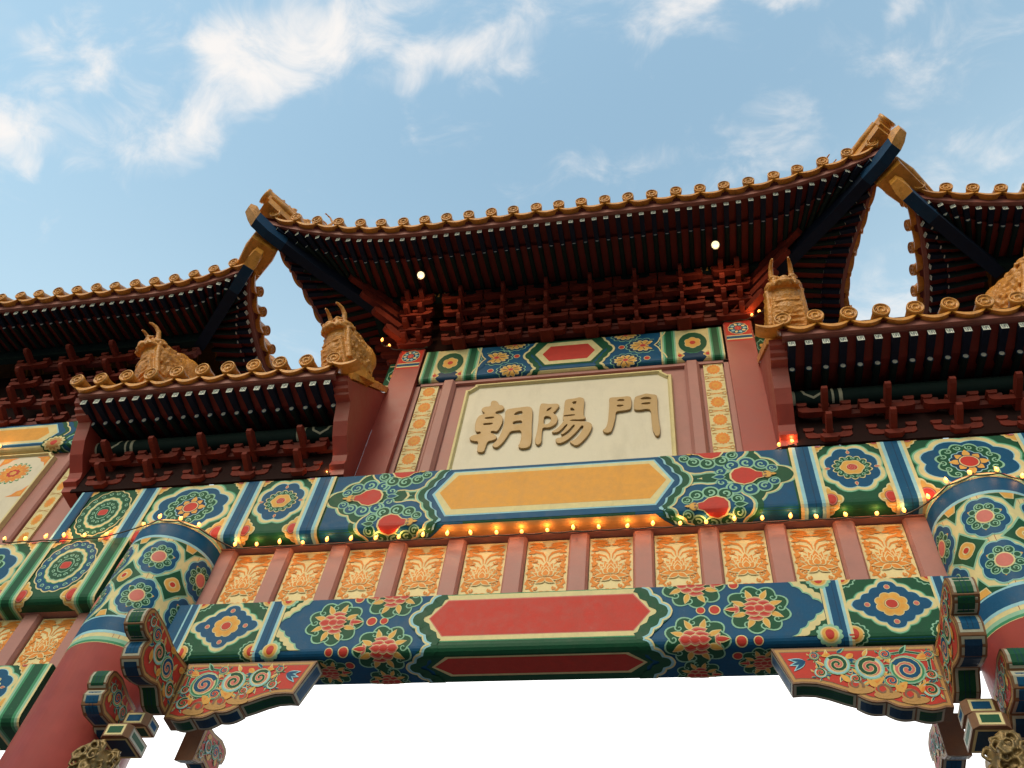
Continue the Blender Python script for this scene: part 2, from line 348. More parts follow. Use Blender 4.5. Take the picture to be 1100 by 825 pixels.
def m_oval(p,hw,hh):
    p.lobe(0,0,hw*1.05,hh*1.06,8,.11,'midgreen',0); p.lobe(0,0,hw*1.02,hh*1.03,8,.11,'mint',1); p.lobe(0,0,hw*.985,hh*.98,8,.11,'cream',2); p.lobe(0,0,hw*.885,hh*.86,8,.12,'ltblue',2.6); p.lobe(0,0,hw*.86,hh*.83,8,.12,'blue',3)
    a=hw*.58;b=hh*.68
    p.lobe(0,0,a*1.04,b*1.04,12,.13,'mint',4); p.lobe(0,0,a*.97,b*.97,12,.13,'green',5); scrollring(p,a*.80,a*.12,14,a*.05,'mint',6,b*.80)
    p.lobe(0,0,a*.62,b*.62,12,.1,'ltblue',7); p.lobe(0,0,a*.58,b*.58,12,.1,'navy',8)
    for i in range(8):
        t=i*PI/4; l=.36 if i%2==0 else .26; p.petal(a*.26*math.cos(t),b*.26*math.sin(t),t,a*l,a*.24,'gold',9+(i%2))
    p.ell(0,0,a*.34,b*.34,'navy',11); p.ell(0,0,a*.31,b*.31,'cream',12); p.ell(0,0,a*.27,b*.27,'red',13)
def m_rosette(p,hw,hh,a='green',b='green'):
    p.lobe(0,0,hw,hh,16,.05,'cream',0); p.lobe(0,0,hw*.96,hh*.96,16,.05,a,1); scrollring(p,hw*.84,hw*.085,18,hw*.04,'mint',2,hh*.84)
    p.lobe(0,0,hw*.70,hh*.70,14,.05,'midgreen',3); p.lobe(0,0,hw*.67,hh*.67,14,.05,'cream',4); p.lobe(0,0,hw*.58,hh*.58,14,.05,'mint',5); p.lobe(0,0,hw*.545,hh*.545,14,.05,b,6)
    scrollring(p,hw*.40,hw*.075,12,hw*.038,'mint',7,hh*.40); p.lobe(0,0,hw*.28,hh*.28,10,.06,'mint',8); p.lobe(0,0,hw*.25,hh*.25,10,.06,'green',9)
    q=hw*.18; p.poly([(-q,-q*.55),(-q*.6,-q*.85),(q*.6,-q*.85),(q,-q*.55),(q,q*.55),(q*.6,q*.85),(-q*.6,q*.85),(-q,q*.55)],'pink',10); q*=.86; p.poly([(-q,-q*.55),(-q*.6,-q*.85),(q*.6,-q*.85),(q,-q*.55),(q,q*.55),(q*.6,q*.85),(-q*.6,q*.85),(-q,q*.55)],'red',11)
def m_corner(p,s):
    """gold half-diamond with a red boss, pointing to +x"""
    p.poly(wavy((s*1.05,0),(0,s*1.15),3,-s*.1)+wavy((0,s*1.15),(-s*.25,0),2,0)+wavy((-s*.25,0),(0,-s*1.15),2,0)+wavy((0,-s*1.15),(s*1.05,0),3,-s*.1),'cream',0)
    p.poly(wavy((s*.92,0),(0,s*1.0),3,-s*.1)+[(-s*.2,0)]+wavy((0,-s*1.0),(s*.92,0),3,-s*.1),'gold',1)
    p.ell(s*.22,0,s*.42,s*.47,'brown',2); p.ell(s*.22,0,s*.37,s*.42,'pink',3); p.ell(s*.22,0,s*.30,s*.35,'red',4)
def m_vase(p,s,body='red',curl='blue'):
    """red gourd with its gold neck towards +x among curling leaves"""
    for i,(x,y,r,a,t) in enumerate([(.86,.34,.20,-.5,-1.0),(.52,.58,.26,-.8,-1.0),(.02,.70,.30,-1.2,-1.0),(-.50,.60,.29,-1.8,-1.0),(-.90,.30,.22,-2.4,-.95)]):
        for sg in (1,-1):
            p.ell(x*s,sg*y*s,r*s*1.06,r*s*1.06,'mint',0+i%2,18); p.ell(x*s,sg*y*s,r*s*.82,r*s*.82,curl,2+i%2,18)
            p.spiral(x*s,sg*y*s,r*s*.60,sg*a,sg*t,r*s*.30,'mint',4+i%2,.10,14)
    p.petal(-.75*s,0,PI,.5*s,.3*s,'mint',5); p.petal(-.78*s,0,PI,.40*s,.2*s,curl,6)
    g=[(.50,.13),(.30,.18),(.12,.36),(-.15,.44),(-.42,.33),(-.55,.12)]
    for k,c,L in ((1.12,'cream',7),(1.0,body,8)):
        q=[(x*s*k,y*s*k) for x,y in g]; p.poly(q+[(x,-y) for x,y in q[::-1]],c,L)
    p.ell(.66*s,0,.17*s,.19*s,'oldgold',9); p.ell(.66*s,0,.14*s,.16*s,'gold',10); p.ell(.60*s,.07*s,.05*s,.05*s,'brown',11,10); p.ell(.60*s,-.07*s,.05*s,.05*s,'brown',11,10); p.petal(.78*s,0,0,.2*s,.12*s,'gold',11)
def m_lotus(p,s):
    p.lobe(0,0,s*1.06,s,9,.17,'mint',0,.3); p.lobe(0,0,s*1.0,s*.94,9,.18,'green',1,.3)
    for i in range(9):
        a=.3+2*PI*i/9; p.spiral(.72*s*math.cos(a),.68*s*math.sin(a),.14*s,a,1.0,.05*s,'mint',2,.2,10)
    for i in range(8):
        a=.35+2*PI*i/8
        if abs(math.sin(a))<.3 and math.cos(a)>0: continue
        p.petal(.38*s*math.cos(a),.38*s*math.sin(a),a+.15,.48*s,.22*s,'cream',3); p.petal(.40*s*math.cos(a),.40*s*math.sin(a),a+.15,.43*s,.16*s,'gold',4)
    k=5
    for x,y,l,w,a in [(-.05,.26,.55,.34,.25),(-.05,-.26,.55,.34,-.25),(-.30,.14,.5,.34,.2),(-.30,-.14,.5,.34,-.2),(.05,.12,.5,.34,.12),(.05,-.12,.5,.34,-.12),(-.42,0,.5,.34,0),(-.12,0,.48,.32,0),(.14,0,.4,.26,0)]:
        p.petal((x-l*.3)*s,y*s,a,l*s*1.08,w*s*1.12,'cream',k); p.petal((x-l*.3+.02)*s,y*s,a,l*s*.98,w*s*.92,'pink',k+1); p.petal((x-l*.3+.06)*s,y*s,a,l*s*.75,w*s*.6,'red',k+2); k+=1
    p.petal(.55*s,0,0,.5*s,.22*s,'cream',8); p.petal(.58*s,0,0,.42*s,.15*s,'red',9)
    for sg in (1,-1): p.petal(.56*s,0,sg*.9,.28*s,.14*s,'cream',7); p.petal(.57*s,0,sg*.9,.23*s,.09*s,'pink',8)
def drop(p,x,y,r,L=3): p.ell(x,y,r*1.25,r*1.3,'cream',L,16); p.ell(x,y,r,r*1.05,'red',L+1,16)
def hexpts(a,b,z0,z1): return [(-a,z0),(a,z0),(b,(z0+z1)/2),(a,z1),(-a,z1),(-b,(z0+z1)/2)]
def m_hex(P,cx,rows,key):
    """long six-sided field with stepped coloured borders; rows=[(half,tip,z0,z1,colour)...] from the outside in"""
    P.group(key); p=Pen(P,cx,0,L=3)
    for i,(a,b,z0,z1,c) in enumerate(rows): p.poly(hexpts(a,b,z0,z1),c,i)
def chev(p,sg,x_in,x_tip,z0,z1,w,c,L,k=3,d=.018):
    zm=(z0+z1)/2; pts=wavy((sg*x_in,z1),(sg*x_tip,zm),k,-sg*d*-1)+wavy((sg*x_tip,zm),(sg*x_in,z0),k,-sg*d*-1)+[(sg*x_in,z0)]
    p.rib(pts,w,c,L)
# ------------------------------------------------------------------ beams
def beam(name,label,x0,x1,y0,zb,zt,depth,r,mt,group=None,back=None):
    root=empty(name,((x0+x1)/2,y0+depth/2,zb),label,'beam',group)
    k=5; pf=[(y0,zt)]+[(y0+r-r*math.cos(PI/2*i/k),zb+r-r*math.sin(PI/2*i/k)) for i in range(k+1)]+[(y0+depth,zb),(y0+depth,zt)]
    b=MB(); b.prism(pf,x0,x1,mt,'x'); b.build('timber',root)
    def f(u,v,o):
        if v>=zb+r: return (u,y0-o,v)
        s=zb+r-v; q=r*PI/2
        if s<q: a=s/r; return (u,y0+r-(r+o)*math.cos(a),zb+r-(r+o)*math.sin(a))
        return (u,y0+r+s-q,zb-o)
    cv=[zb+r-r*PI/2*i/4 for i in range(5)]
    P=Paint(f,(x0+.002,x1-.002,zb+r-r*PI/2-depth+r+.003,zt-.002),(),cv)
    return root,P
def squarecell(P,cx,hw,z0,z1,kind,key,fold,bg='green'):
    """one painted field of a beam with its medallion and the four corner flowers"""
    P.group(key); p=Pen(P,cx,0,L=0); lo=P.b[2]
    p.rect(-hw,lo,hw,z1,bg,0)
    cz=(z0+z1)/2+.0; hh=(z1-z0)/2
    q=Pen(P,cx,cz,L=2)
    if kind=='swirl': m_swirl(q,hw*.98,hh*1.0)
    elif kind=='oval': m_oval(q,hw*1.0,hh*1.03)
    elif kind=='rosette': m_rosette(q,hw*.99,hh*1.0)
    elif kind=='rosette_blue': m_rosette(q,hw*.99,hh*1.0,'blue','green')
    for sg in (1,-1):
        m_corner(Pen(P,cx-sg*hw,fold+.035,sg,1.15,L=7),hw*.46 if kind!='oval' else hw*.34)
        m_corner(Pen(P,cx-sg*hw,z1+.02,sg,1,L=7),hw*.36 if kind!='oval' else hw*.27)
    # the same medallion begins again on the soffit
    u=Pen(P,cx,lo+.005,L=2); w=hw*.62
    u.lobe(0,0,w*1.12,.105,8,.12,'cream',0); u.lobe(0,0,w*1.0,.088,8,.12,'ltblue',1); u.lobe(0,0,w*.95,.082,8,.12,'navy' if bg!='blue' else 'green',2); u.petal(-.0,.03,PI/2,.05,.03,'red',4)
Y0=5.0
# main beam, under the name plaque
mb_root,P=beam('painted_beam','widest painted beam, golden central field, running just under the name plaque',XM-4.5,XM+4.5,Y0,6.96,7.67,.60,.06,'green')
FO=7.0; lo=P.b[2]
p=Pen(P,XM,0,L=0)
for sg in (1,-1): P.group(('blue_field',sg)); p.rect(min(sg*.7,sg*1.94),lo,max(sg*.7,sg*1.94),7.67,'blue',0)
key=None
for sg in (1,-1):
    P.group(('vase_medallion',sg)); 
    for (d,z,A,B,curl,mouth) in ((1.60,7.36,'green','mint','blue',1),(1.30,7.03,'blue','mint','green',-1),(1.30,7.69,'blue','mint','green',-1)):
        hw_,hh_=(.40,.345) if d>1.5 else (.345,.315)
        q=Pen(P,XM+sg*d,z,sg,1,L=3 if d<1.5 else 2)
        if d>1.5:
            for k,c,L in ((1.0,'mint',0),(.955,'cream',1),(.90,'green',2)): q.poly(sdia(0,0,hw_*k,hh_*k,3,.028),c,L)
            m_vase(Pen(P,XM+sg*1.60,z,sg,1,L=6),.23,'red',curl)
        else:
            for k,c,L in ((1.13,'green',0),(1.0,'mint',1),(.95,'cream',2),(.90,'blue',3)): q.lobe(0,0,hw_*k,hh_*k,6,.16,c,L,PI/6)
            m_vase(Pen(P,XM+sg*1.30,z,-sg,1,L=8),.22,'red',curl)
    P.group(('chevron_border',sg)); q=Pen(P,XM,0,L=10)
    for xi,xt,w,c,L in ((.89,1.075,.022,'ltblue',0),(.925,1.115,.06,'green',1),(.955,1.15,.016,'mint',2),(.97,1.165,.012,'cream',3)):
        chev(q,sg,xi,xt,7.03,7.68,w,c,L); chev(q,sg,xi,xt,6.62,7.03,w,c,L)
m_hex(P,XM,[(.88,1.06,7.01,7.75,'blue'),(.865,1.02,7.075,7.635,'ltblue'),(.855,.995,7.09,7.622,'cream'),(.82,.955,7.155,7.585,'yellow')],'golden_field')
m_hex(P,XM,[(.86,1.02,6.70,6.985,'tan')],'soffit_field')
for sg in (1,-1):
    band(P,XM+sg*2.06-.105,XM+sg*2.06+.105,lo,7.67,BLUEBAND,15,('painted_band',sg*1))
    squarecell(P,XM+sg*2.405,.24,7.10,7.67,'swirl',('swirl_medallion',sg),FO)
    band(P,XM+sg*2.75-.105,XM+sg*2.75+.105,lo,7.67,BLUEBAND,15,('painted_band',sg*2))
    squarecell(P,XM+sg*3.265,.41,7.06,7.68,'oval',('oval_medallion',sg),FO)
    band(P,XM+sg*3.78-.105,XM+sg*3.78+.105,lo,7.67,BLUEBAND,15,('painted_band',sg*3))
    squarecell(P,XM+sg*4.135,.25,7.06,7.68,'rosette',('rosette_medallion',sg),FO)
    band(P,XM+sg*4.44-.06,XM+sg*4.44+.06,lo,7.67,[(.2,'ltblue'),(.6,'blue'),(.2,'navy')] if sg<0 else BLUEBAND,15,('painted_band',sg*4))
P.build(mb_root)
# lower beam
lb_root,P=beam('painted_beam','lower painted beam with a red central field and pink lotus flowers',XM-2.92,XM+2.92,Y0,5.69,6.215,.33,.06,'blue')
lo=P.b[2]; FO=5.73
for sg in (1,-1):
    for i,(d,z) in enumerate(((1.52,5.98),(1.10,5.735),(1.10,6.215),(1.52,5.53),(1.10,5.42))):
        P.group(('lotus',sg*(i+1)))
        m_lotus(Pen(P,XM+sg*d,z,-sg if i in (0,3) else sg,1,L=3),.215 if i not in(3,4) else .15)
    for d,z,r in ((1.14,5.985,.026),(1.235,5.985,.033),(1.39,5.72,.033),(1.50,5.72,.026),(1.38,6.205,.03),(1.36,5.60,.03)): P.group(('bead',sg,d,z)); drop(Pen(P,XM+sg*d,z),0,0,r)
    P.group(('chevron_border',sg)); q=Pen(P,XM,0,L=8)
    for za,zb2 in ((5.755,6.22),(5.36,5.755)):
        for xi,xt,w,c,L in ((.70,.89,.10,'green',0),(.745,.935,.030,'ltblue',1),(.755,.945,.012,'cream',2)): chev(q,sg,xi,xt,za,zb2,w,c,L)
m_hex(P,XM,[(.73,.86,5.775,6.215,'midgreen'),(.725,.845,5.785,6.205,'cream'),(.68,.80,5.825,6.16,'pink'),(.675,.79,5.832,6.15,'red')],'red_field')
m_hex(P,XM,[(.66,.80,5.42,5.70,'green'),(.64,.76,5.455,5.665,'cream'),(.62,.735,5.475,5.65,'red')],'soffit_field')
P.group('green_field'); Pen(P,XM,0,L=1).rect(-.75,lo,.75,6.22,'green',0)
for sg in (1,-1):
    band(P,XM+sg*2.03-.075,XM+sg*2.03+.075,lo,6.215,BLUEBAND,7,('painted_band',sg))
    P.group(('flower_medallion',sg)); c=XM+sg*2.39; p=Pen(P,c,5.985,L=0)
    p.rect(-.285,lo-5.985,.285,.23,'green',0)
    for k,cc,L in ((1.07,'midgreen',.6),(1.04,'mint',1),(1.0,'cream',2),(.88,'ltblue',3),(.855,'blue',4)): p.poly(sdia(0,0,.295*k,.235*k,4,.016),cc,L)
    for i in range(8): a=(i+.5)*PI/4; p.ell(.070*math.cos(a),.068*math.sin(a),.040,.039,'cream',5+(i%2)*.4,14)
    for i in range(8): a=(i+.5)*PI/4; p.ell(.070*math.cos(a),.068*math.sin(a),.034,.033,'gold',6+(i%2)*.4,14); p.ell(.060*math.cos(a),.058*math.sin(a),.022,.021,'yellow',7+(i%2)*.4,12)
    p.ell(0,0,.058,.056,'gold',7.6)
    p.ell(0,0,.047,.045,'brown',8); p.ell(0,0,.044,.042,'cream',9); p.ell(0,0,.037,.036,'red',10)
    for x,y in ((.155,0),(-.155,0),(0,.15),(0,-.15)): p.ell(x,y,.02,.021,'cream',5,14); p.ell(x,y,.016,.017,'pink',6,14)
    for s2 in (1,-1):
        for zz in (-.235,.245):
            q=Pen(P,c-s2*.285,5.985+zz,s2,1,L=2); q.lobe(0,0,.10,.095,14,.14,'mint',0); q.lobe(0,0,.088,.083,14,.1,'green',1); q.ell(0,0,.065,.065,'cream',2); q.ell(0,0,.056,.056,'gold',3); q.ell(0,0,.032,.04,'red',4)
    p=Pen(P,c,lo+.10,L=3); 
    for k,cc,L in ((1.0,'cream',0),(.85,'blue',1)): p.poly(sdia(0,0,.24*k,.14*k,3,.02),cc,L)
    band(P,XM+sg*2.72-.05,XM+sg*2.72+.045,lo,6.215,[(.3,'cream'),(.25,'ltblue'),(.9,'blue'),(.25,'ltblue')] if sg>0 else [(.25,'ltblue'),(.9,'blue'),(.25,'ltblue'),(.3,'cream')],7,('painted_band',sg*2))
    P.group(('end_point',sg*2)); q=Pen(P,XM+sg*1.955,5.985,sg,1,L=4)
    for s2 in (1,-1):
        P.group(('end_point',sg*2,s2))
        for k,cc,L in ((1.0,'mint',0),(.93,'cream',1),(.66,'green',2)):
            w=.24*k; q.poly(wavy((-w,s2*.245),(0,s2*(.245-w*1.0)),4,s2*.014)+[(0,s2*.245)],cc,L)
        q.lobe(0,s2*.235,.085,.085,12,.14,'mint',3); q.ell(0,s2*.235,.06,.06,'cream',4); q.ell(0,s2*.235,.05,.05,'gold',5); q.ell(0,s2*.235,.028,.036,'red',6)
P.build(lb_root)
# small beam over the plaque
pb_root,P=beam('painted_beam','short painted beam above the name plaque, small red central field',XM-1.60,XM+1.60,5.22,9.45,10.0,.30,.05,'green')
lo=P.b[2]; P.group('blue_field'); Pen(P,XM,0).rect(-1.0,lo,1.0,10,'blue',0)
for sg in (1,-1):
    for i,(d,z,s) in enumerate(((.78,9.77,.17),(.60,9.52,.15),(.60,10.0,.15),(.72,9.30,.12))):
        P.group(('leaf_medallion',sg*(i+1))); p=Pen(P,XM+sg*d,z,sg,1,L=3)
        p.lobe(0,0,s*1.1,s*.86,12,.14,'mint',0); p.lobe(0,0,s*1.03,s*.8,12,.14,'navy',1); p.lobe(0,0,s*.82,s*.62,12,.22,'cream',2); p.lobe(0,0,s*.74,s*.55,12,.25,'gold',3)
        p.ell(0,0,s*.2,s*.16,'pink',4); p.ell(0,0,s*.14,s*.11,'red',5)
        for a in range(8): p.rib([(s*.25*math.cos(a*PI/4),s*.2*math.sin(a*PI/4)),(s*.6*math.cos(a*PI/4+.2),s*.45*math.sin(a*PI/4+.2))],.008,'navy',5)
    P.group(('bead',sg)); drop(Pen(P,XM+sg*.56,9.77),0,0,.028); P.group(('bead',sg,2)); drop(Pen(P,XM+sg*.82,9.53),0,0,.028)
    P.group(('chevron_border',sg)); q=Pen(P,XM,0,L=6)
    for xi,xt,w,c,L in ((.30,.44,.07,'green',0),(.335,.48,.024,'cream',1)): chev(q,sg,xi,xt,9.50,10.02,w,c,L,3,.012); chev(q,sg,xi,xt,9.2,9.50,w,c,L,3,.012)
    P.group(('chevron_border',sg,2))
    for xi,xt,w,c,L in ((.995,.84,.02,'ltblue',0),(1.0,.86,.05,'blue',1),(1.02,.9,.014,'cream',2)): chev(q,sg,xi,xt,9.50,10.02,w,c,L,2,.012)
    band(P,XM+sg*1.05-.085,XM+sg*1.05+.085,lo,10,GREENBAND,7,('painted_band',sg))
    P.group(('flower_medallion',sg)); p=Pen(P,XM+sg*1.29,9.745,L=1); p.rect(-.155,lo-9.745,.155,.26,'cream',0)
    p.poly(sdia(0,-.24,.155,.16,2,.0),'navy',1); p.lobe(0,.0,.15,.20,2,.05,'midgreen',2); p.ell(0,0,.145,.19,'green',3); p.lobe(0,0,.088,.105,6,.15,'cream',4); p.lobe(0,0,.082,.098,6,.16,'gold',5); p.ell(0,0,.03,.034,'red',6)
    for s2 in (1,-1): m_corner(Pen(P,XM+sg*1.29-s2*.155,9.52,s2,1,L=3),.06)
    band(P,XM+sg*1.52-.075,XM+sg*1.52+.08,lo,10,GREENBAND,7,('painted_band',sg*2))
m_hex(P,XM,[(.26,.40,9.53,10.05,'green'),(.24,.36,9.56,9.97,'cream'),(.20,.28,9.62,9.90,'red')],'red_field')
m_hex(P,XM,[(.30,.40,9.25,9.47,'cream')],'soffit_field')
P.build(pb_root)
# left bay beams
yb_root,P=beam('painted_beam','yellow-field painted beam under the left side roof',-10.2,-6.0,5.2,8.74,9.17,.35,.05,'green')
lo=P.b[2]; P.group('blue_field'); Pen(P,-7.36,0).rect(-2.9,lo,1.1,9.2,'blue',0)
for sg in (1,-1):
    P.group(('chevron_border',sg)); q=Pen(P,-7.36,0,L=4)
    for j in range(3):
        for xi,xt,w,c,L in ((.60+j*.13,.76+j*.13,.05,'green',0),(.63+j*.13,.79+j*.13,.016,'mint' if j else 'cream',1)): chev(q,sg,xi,xt,8.79,9.19,w,c,L,2,.012); chev(q,sg,xi,xt,8.4,8.79,w,c,L,2,.012)
m_hex(P,-7.36,[(.56,.70,8.79,9.3,'blue'),(.55,.66,8.815,9.145,'ltblue'),(.545,.645,8.825,9.135,'cream'),(.46,.54,8.87,9.095,'yellow')],'golden_field')
m_hex(P,-7.36,[(.56,.70,8.45,8.77,'cream')],'soffit_field')
for d,z in ((.70,8.80),(-.74,8.80),(1.0,9.0)):
    P.group(('leaf_medallion',d)); p=Pen(P,-7.36+d,z,L=9); p.lobe(0,0,.15,.13,12,.14,'green',0); p.lobe(0,0,.13,.11,12,.2,'cream',1); p.lobe(0,0,.10,.085,12,.25,'tan',2); p.ell(0,0,.04,.035,'red',3)
P.build(yb_root)
def side_beam(label,zb,zt):
    root,P=beam('painted_beam',label,-10.2,-4.79,Y0,zb,zt,.33,.06,'green'); lo=P.b[2]; x=-4.79; fo=zb+.04; h=zt-zb
    band(P,x-.21,x,lo,zt,GREENBAND,15,('painted_band',1)); x-=.21
    squarecell(P,x-.26,.26,zb+.10,zt,'rosette_blue' if h>.6 else 'swirl',('rosette_medallion',1),fo); x-=.52
    band(P,x-.19,x,lo,zt,GREENBAND,15,('painted_band',2)); x-=.19
    squarecell(P,x-.42,.42,zb+.08,zt+.01,'oval',('oval_medallion',2),fo); x-=.84
    band(P,x-.19,x,lo,zt,GREENBAND,15,('painted_band',3)); x-=.19
    squarecell(P,x-.3,.3,zb+.08,zt+.01,'swirl',('swirl_medallion',1),fo,'blue')
    P.build(root)
side_beam('painted beam left of the left column, round blue and green rosette at its end',6.31,7.02)
side_beam('lowest painted beam left of the left column, cut by the photo edge',5.17,5.675)
# ------------------------------------------------------------------ flower panels between the beams
def flower_panel_mesh(w,h):
    b=MB(); b.box((-w/2,0,0),(w/2,.03,h),'panel'); P=Paint(lambda u,v,o:(u,-o,v),(-w/2+.004,w/2-.004,.004,h-.004)); P.g['ornament']=b
    p=Pen(P,0,0,L=0)
    c=h*.55; K=1.06
    def pet(q,x,y,a_,l,w,L,col='orange'): l*=K; w*=K; q.petal(x-.004*math.cos(a_),y-.004*math.sin(a_),a_,l+.014,w+.018,'panel',L); q.petal(x,y,a_,l,w,col,L+1)
    for i,(a_,l,w) in enumerate([(.15,.125,.055),(2.99,.125,.055),(.5,.12,.055),(2.64,.12,.055),(.85,.125,.055),(2.29,.125,.055),(1.2,.13,.055),(1.94,.13,.055),(PI/2,.135,.06)]): pet(p,0,c-.055,a_,l,w,3+i)
    for i,(a_,l,w) in enumerate([(.35,.095,.05),(2.79,.095,.05),(.8,.095,.05),(2.34,.095,.05),(1.25,.1,.05),(1.89,.1,.05),(PI/2,.095,.05)]): pet(p,0,c-.06,a_,l,w,9+i)
    for i,(x,a_) in enumerate(((-.035,2.2),(.035,.95),(0,PI/2))): pet(p,x*.5,c-.062,a_,.06,.045,14+i)
    for sg in (1,-1): q=Pen(P,0,0,sg,1); pet(q,0,c-.07,-.12,.125,.04,9); pet(q,.0,c-.085,-.55,.075,.035,10)
    for sg in (1,-1):
        q=Pen(P,0,0,sg,1)
        q.rib([(.012,h*.10),(.045,h*.17),(.09,h*.26),(.128,h*.34),(.145,h*.42)],[.012,.016,.018,.020,.012],'orange',0)
        q.rib([(.152,h*.36),(.128,h*.45),(.135,h*.54),(.118,h*.62),(.140,h*.70),(.128,h*.79)],[.02,.024,.026,.024,.022,.012],'orange',1)
        q.rib([(.008,c+.10),(.014,c+.15),(.04,c+.19),(.125,c+.215)],[.006,.012,.022,.030],'orange',2); q.rib([(.022,c+.09),(.045,c+.13),(.105,c+.15)],[.006,.016,.024],'orange',1); q.rib([(.05,c+.06),(.085,c+.09),(.13,c+.095)],[.006,.014,.02],'orange',0)
        for j,(x,y,a_,l,ww) in enumerate([(.15,.30,2.6,.085,.045),(.15,.38,-2.4,.07,.04),(.14,.46,2.5,.055,.035),(.16,.52,PI,.055,.035),(.15,.58,2.5,.07,.035),(.155,.64,-2.6,.065,.035),(.15,.70,2.7,.07,.04),(.16,.75,PI,.075,.035),(.155,.81,2.9,.08,.04),
            (.0,.20,.7,.065,.035),(.03,.155,1.0,.08,.035),(.06,.11,.6,.085,.04),(.10,.07,.3,.06,.045),(.15,.16,2.5,.08,.04),(.155,.21,-2.7,.07,.04),(.15,.10,2.2,.06,.03),(.02,.07,.1,.085,.04),(.0,.245,.25,.05,.03),
            (.02,.93,-.12,.135,.045),(.0,.885,.1,.09,.035),(.05,.865,.35,.11,.04),(.155,.90,-2.5,.075,.04),(.155,.955,PI,.14,.03),(.10,.80,.9,.07,.03)]):
            q.petal(x,y*h,a_,l*.92,ww*.70,'orange',3+j%5)
        for x,y,r,a_ in ((.10,.385*h,.022,0),(.095,.70*h,.02,3),(.075,.30*h,.018,2),(.105,.56*h,.016,1)): q.spiral(x,y,r,a_,1.1,.012,'orange',7,.2,12)
    p.petal(0,h*.13,PI/2,.10,.035,'orange',5); p.lobe(0,.014,.075,.032,6,.2,'orange',7)
    return b
fp_w=.337; fp_h=.70
def panel_wall(name,label,x0,x1,zc0,zc1,centres,yb,proto=None):
    root=empty(name,((x0+x1)/2,yb,zc0),label,'wall panel')
    b=MB(); b.box((x0,yb+.07,zc0),(x1,yb+.16,zc1),'wallpink'); b.build('backboard',root)
    for i,c in enumerate(centres):
        if proto is None:
            proto=flower_panel_mesh(fp_w,zc1-zc0-.04).build('flower_panel',root,True)
        else:
            proto2=proto.copy(); COL.objects.link(proto2); proto2.parent=root; proto=proto2
        proto.location=Vector((c,yb+.035,zc0+.005))-root.location
    edges=[x0]+[v for c in centres for v in (c-fp_w/2,c+fp_w/2)]+[x1]
    for i in range(0,len(edges),2):
        a,e_=edges[i],edges[i+1]
        if e_-a<.02: continue
        b=MB(); b.prism([(a+.004,yb+.068),(a+.004,yb+.012),(a+.022,yb-.015),(e_-.022,yb-.015),(e_-.004,yb+.012),(e_-.004,yb+.068)],zc0+.001,zc1-.001,'wallpink','z'); b.build('stile',root)
    b=MB(); b.box((x0+.001,yb-.03,zc1-.022),(x1-.001,yb+.066,zc1+.02),'wallpink'); b.build('rail',root)
    return proto
panel_wall('flower_panel_wall','row of eleven orange lotus panels between the two wide painted beams',XM-3.02,XM+2.98,6.19,6.96,[-1.12+k*.505 for k in range(-5,6)],5.15)
panel_wall('flower_panel_wall','short row of orange flower panels left of the left column',-10.0,-4.74,5.66,6.33,[-5.16-k*.505 for k in range(9)][::-1],5.15)
# ------------------------------------------------------------------ wall that carries the name plaque
sw=empty('plaque_wall',(XM,5.33,7.67),'pink wall strip behind the white name plaque, with two orange flower borders','wall')
b=MB(); b.box((XM-1.63,5.30,7.675),(XM+1.63,5.42,9.46),'wallpink'); b.build('backboard',sw)
for sg in (1,-1):
    b=MB(); xa=XM+sg*1.26; b.prism([(xa-.075,5.299),(xa-.075,5.275),(xa-.045,5.235),(xa+.045,5.235),(xa+.075,5.275),(xa+.075,5.299)],7.675,9.448,'wallpink','z'); b.build('stile',sw)
    b=MB(); xc=XM+sg*1.465; b.box((xc-.095,5.275,7.675),(xc+.095,5.299,9.445),'cream'); P=Paint(lambda u,v,o:(u,5.275-o,v),(xc-.093,xc+.093,7.68,9.44)); P.g['ornament']=b
    for k in range(7):
        z=9.31-k*.275; p=Pen(P,xc,z,L=0); p.lobe(0,0,.068,.085,14,.16,'orange',0,n=4)
        p.lobe(0,0,.04,.052,10,.2,'yellow',1,n=4); p.ell(0,0,.018,.02,'orange',2,12)
        for s2 in (1,-1):
            p.rib([(s2*.09,.11),(s2*.05,.125),(0,.1375),(-s2*.05,.15),(-s2*.09,.165)],.008,'orange',0+(s2>0)); p.petal(s2*.09,.075,PI if s2>0 else 0,.05,.018,'tan',2); p.petal(s2*.09,-.075,PI if s2>0 else 0,.05,.018,'tan',2); p.ring(s2*.075,.1375,.018,.02,.006,'tan',4,10)
    b.build('flower_border',sw)
    b=MB(); xc=XM+sg*1.60; b.box((xc-.028,5.262,7.675),(xc+.028,5.299,9.445),'wallpink',.008); b.build('stile',sw)
b=MB(); b.box((XM-1.62,5.262,9.405),(XM+1.62,5.2985,9.449),'wallpink'); b.build('rail',sw)
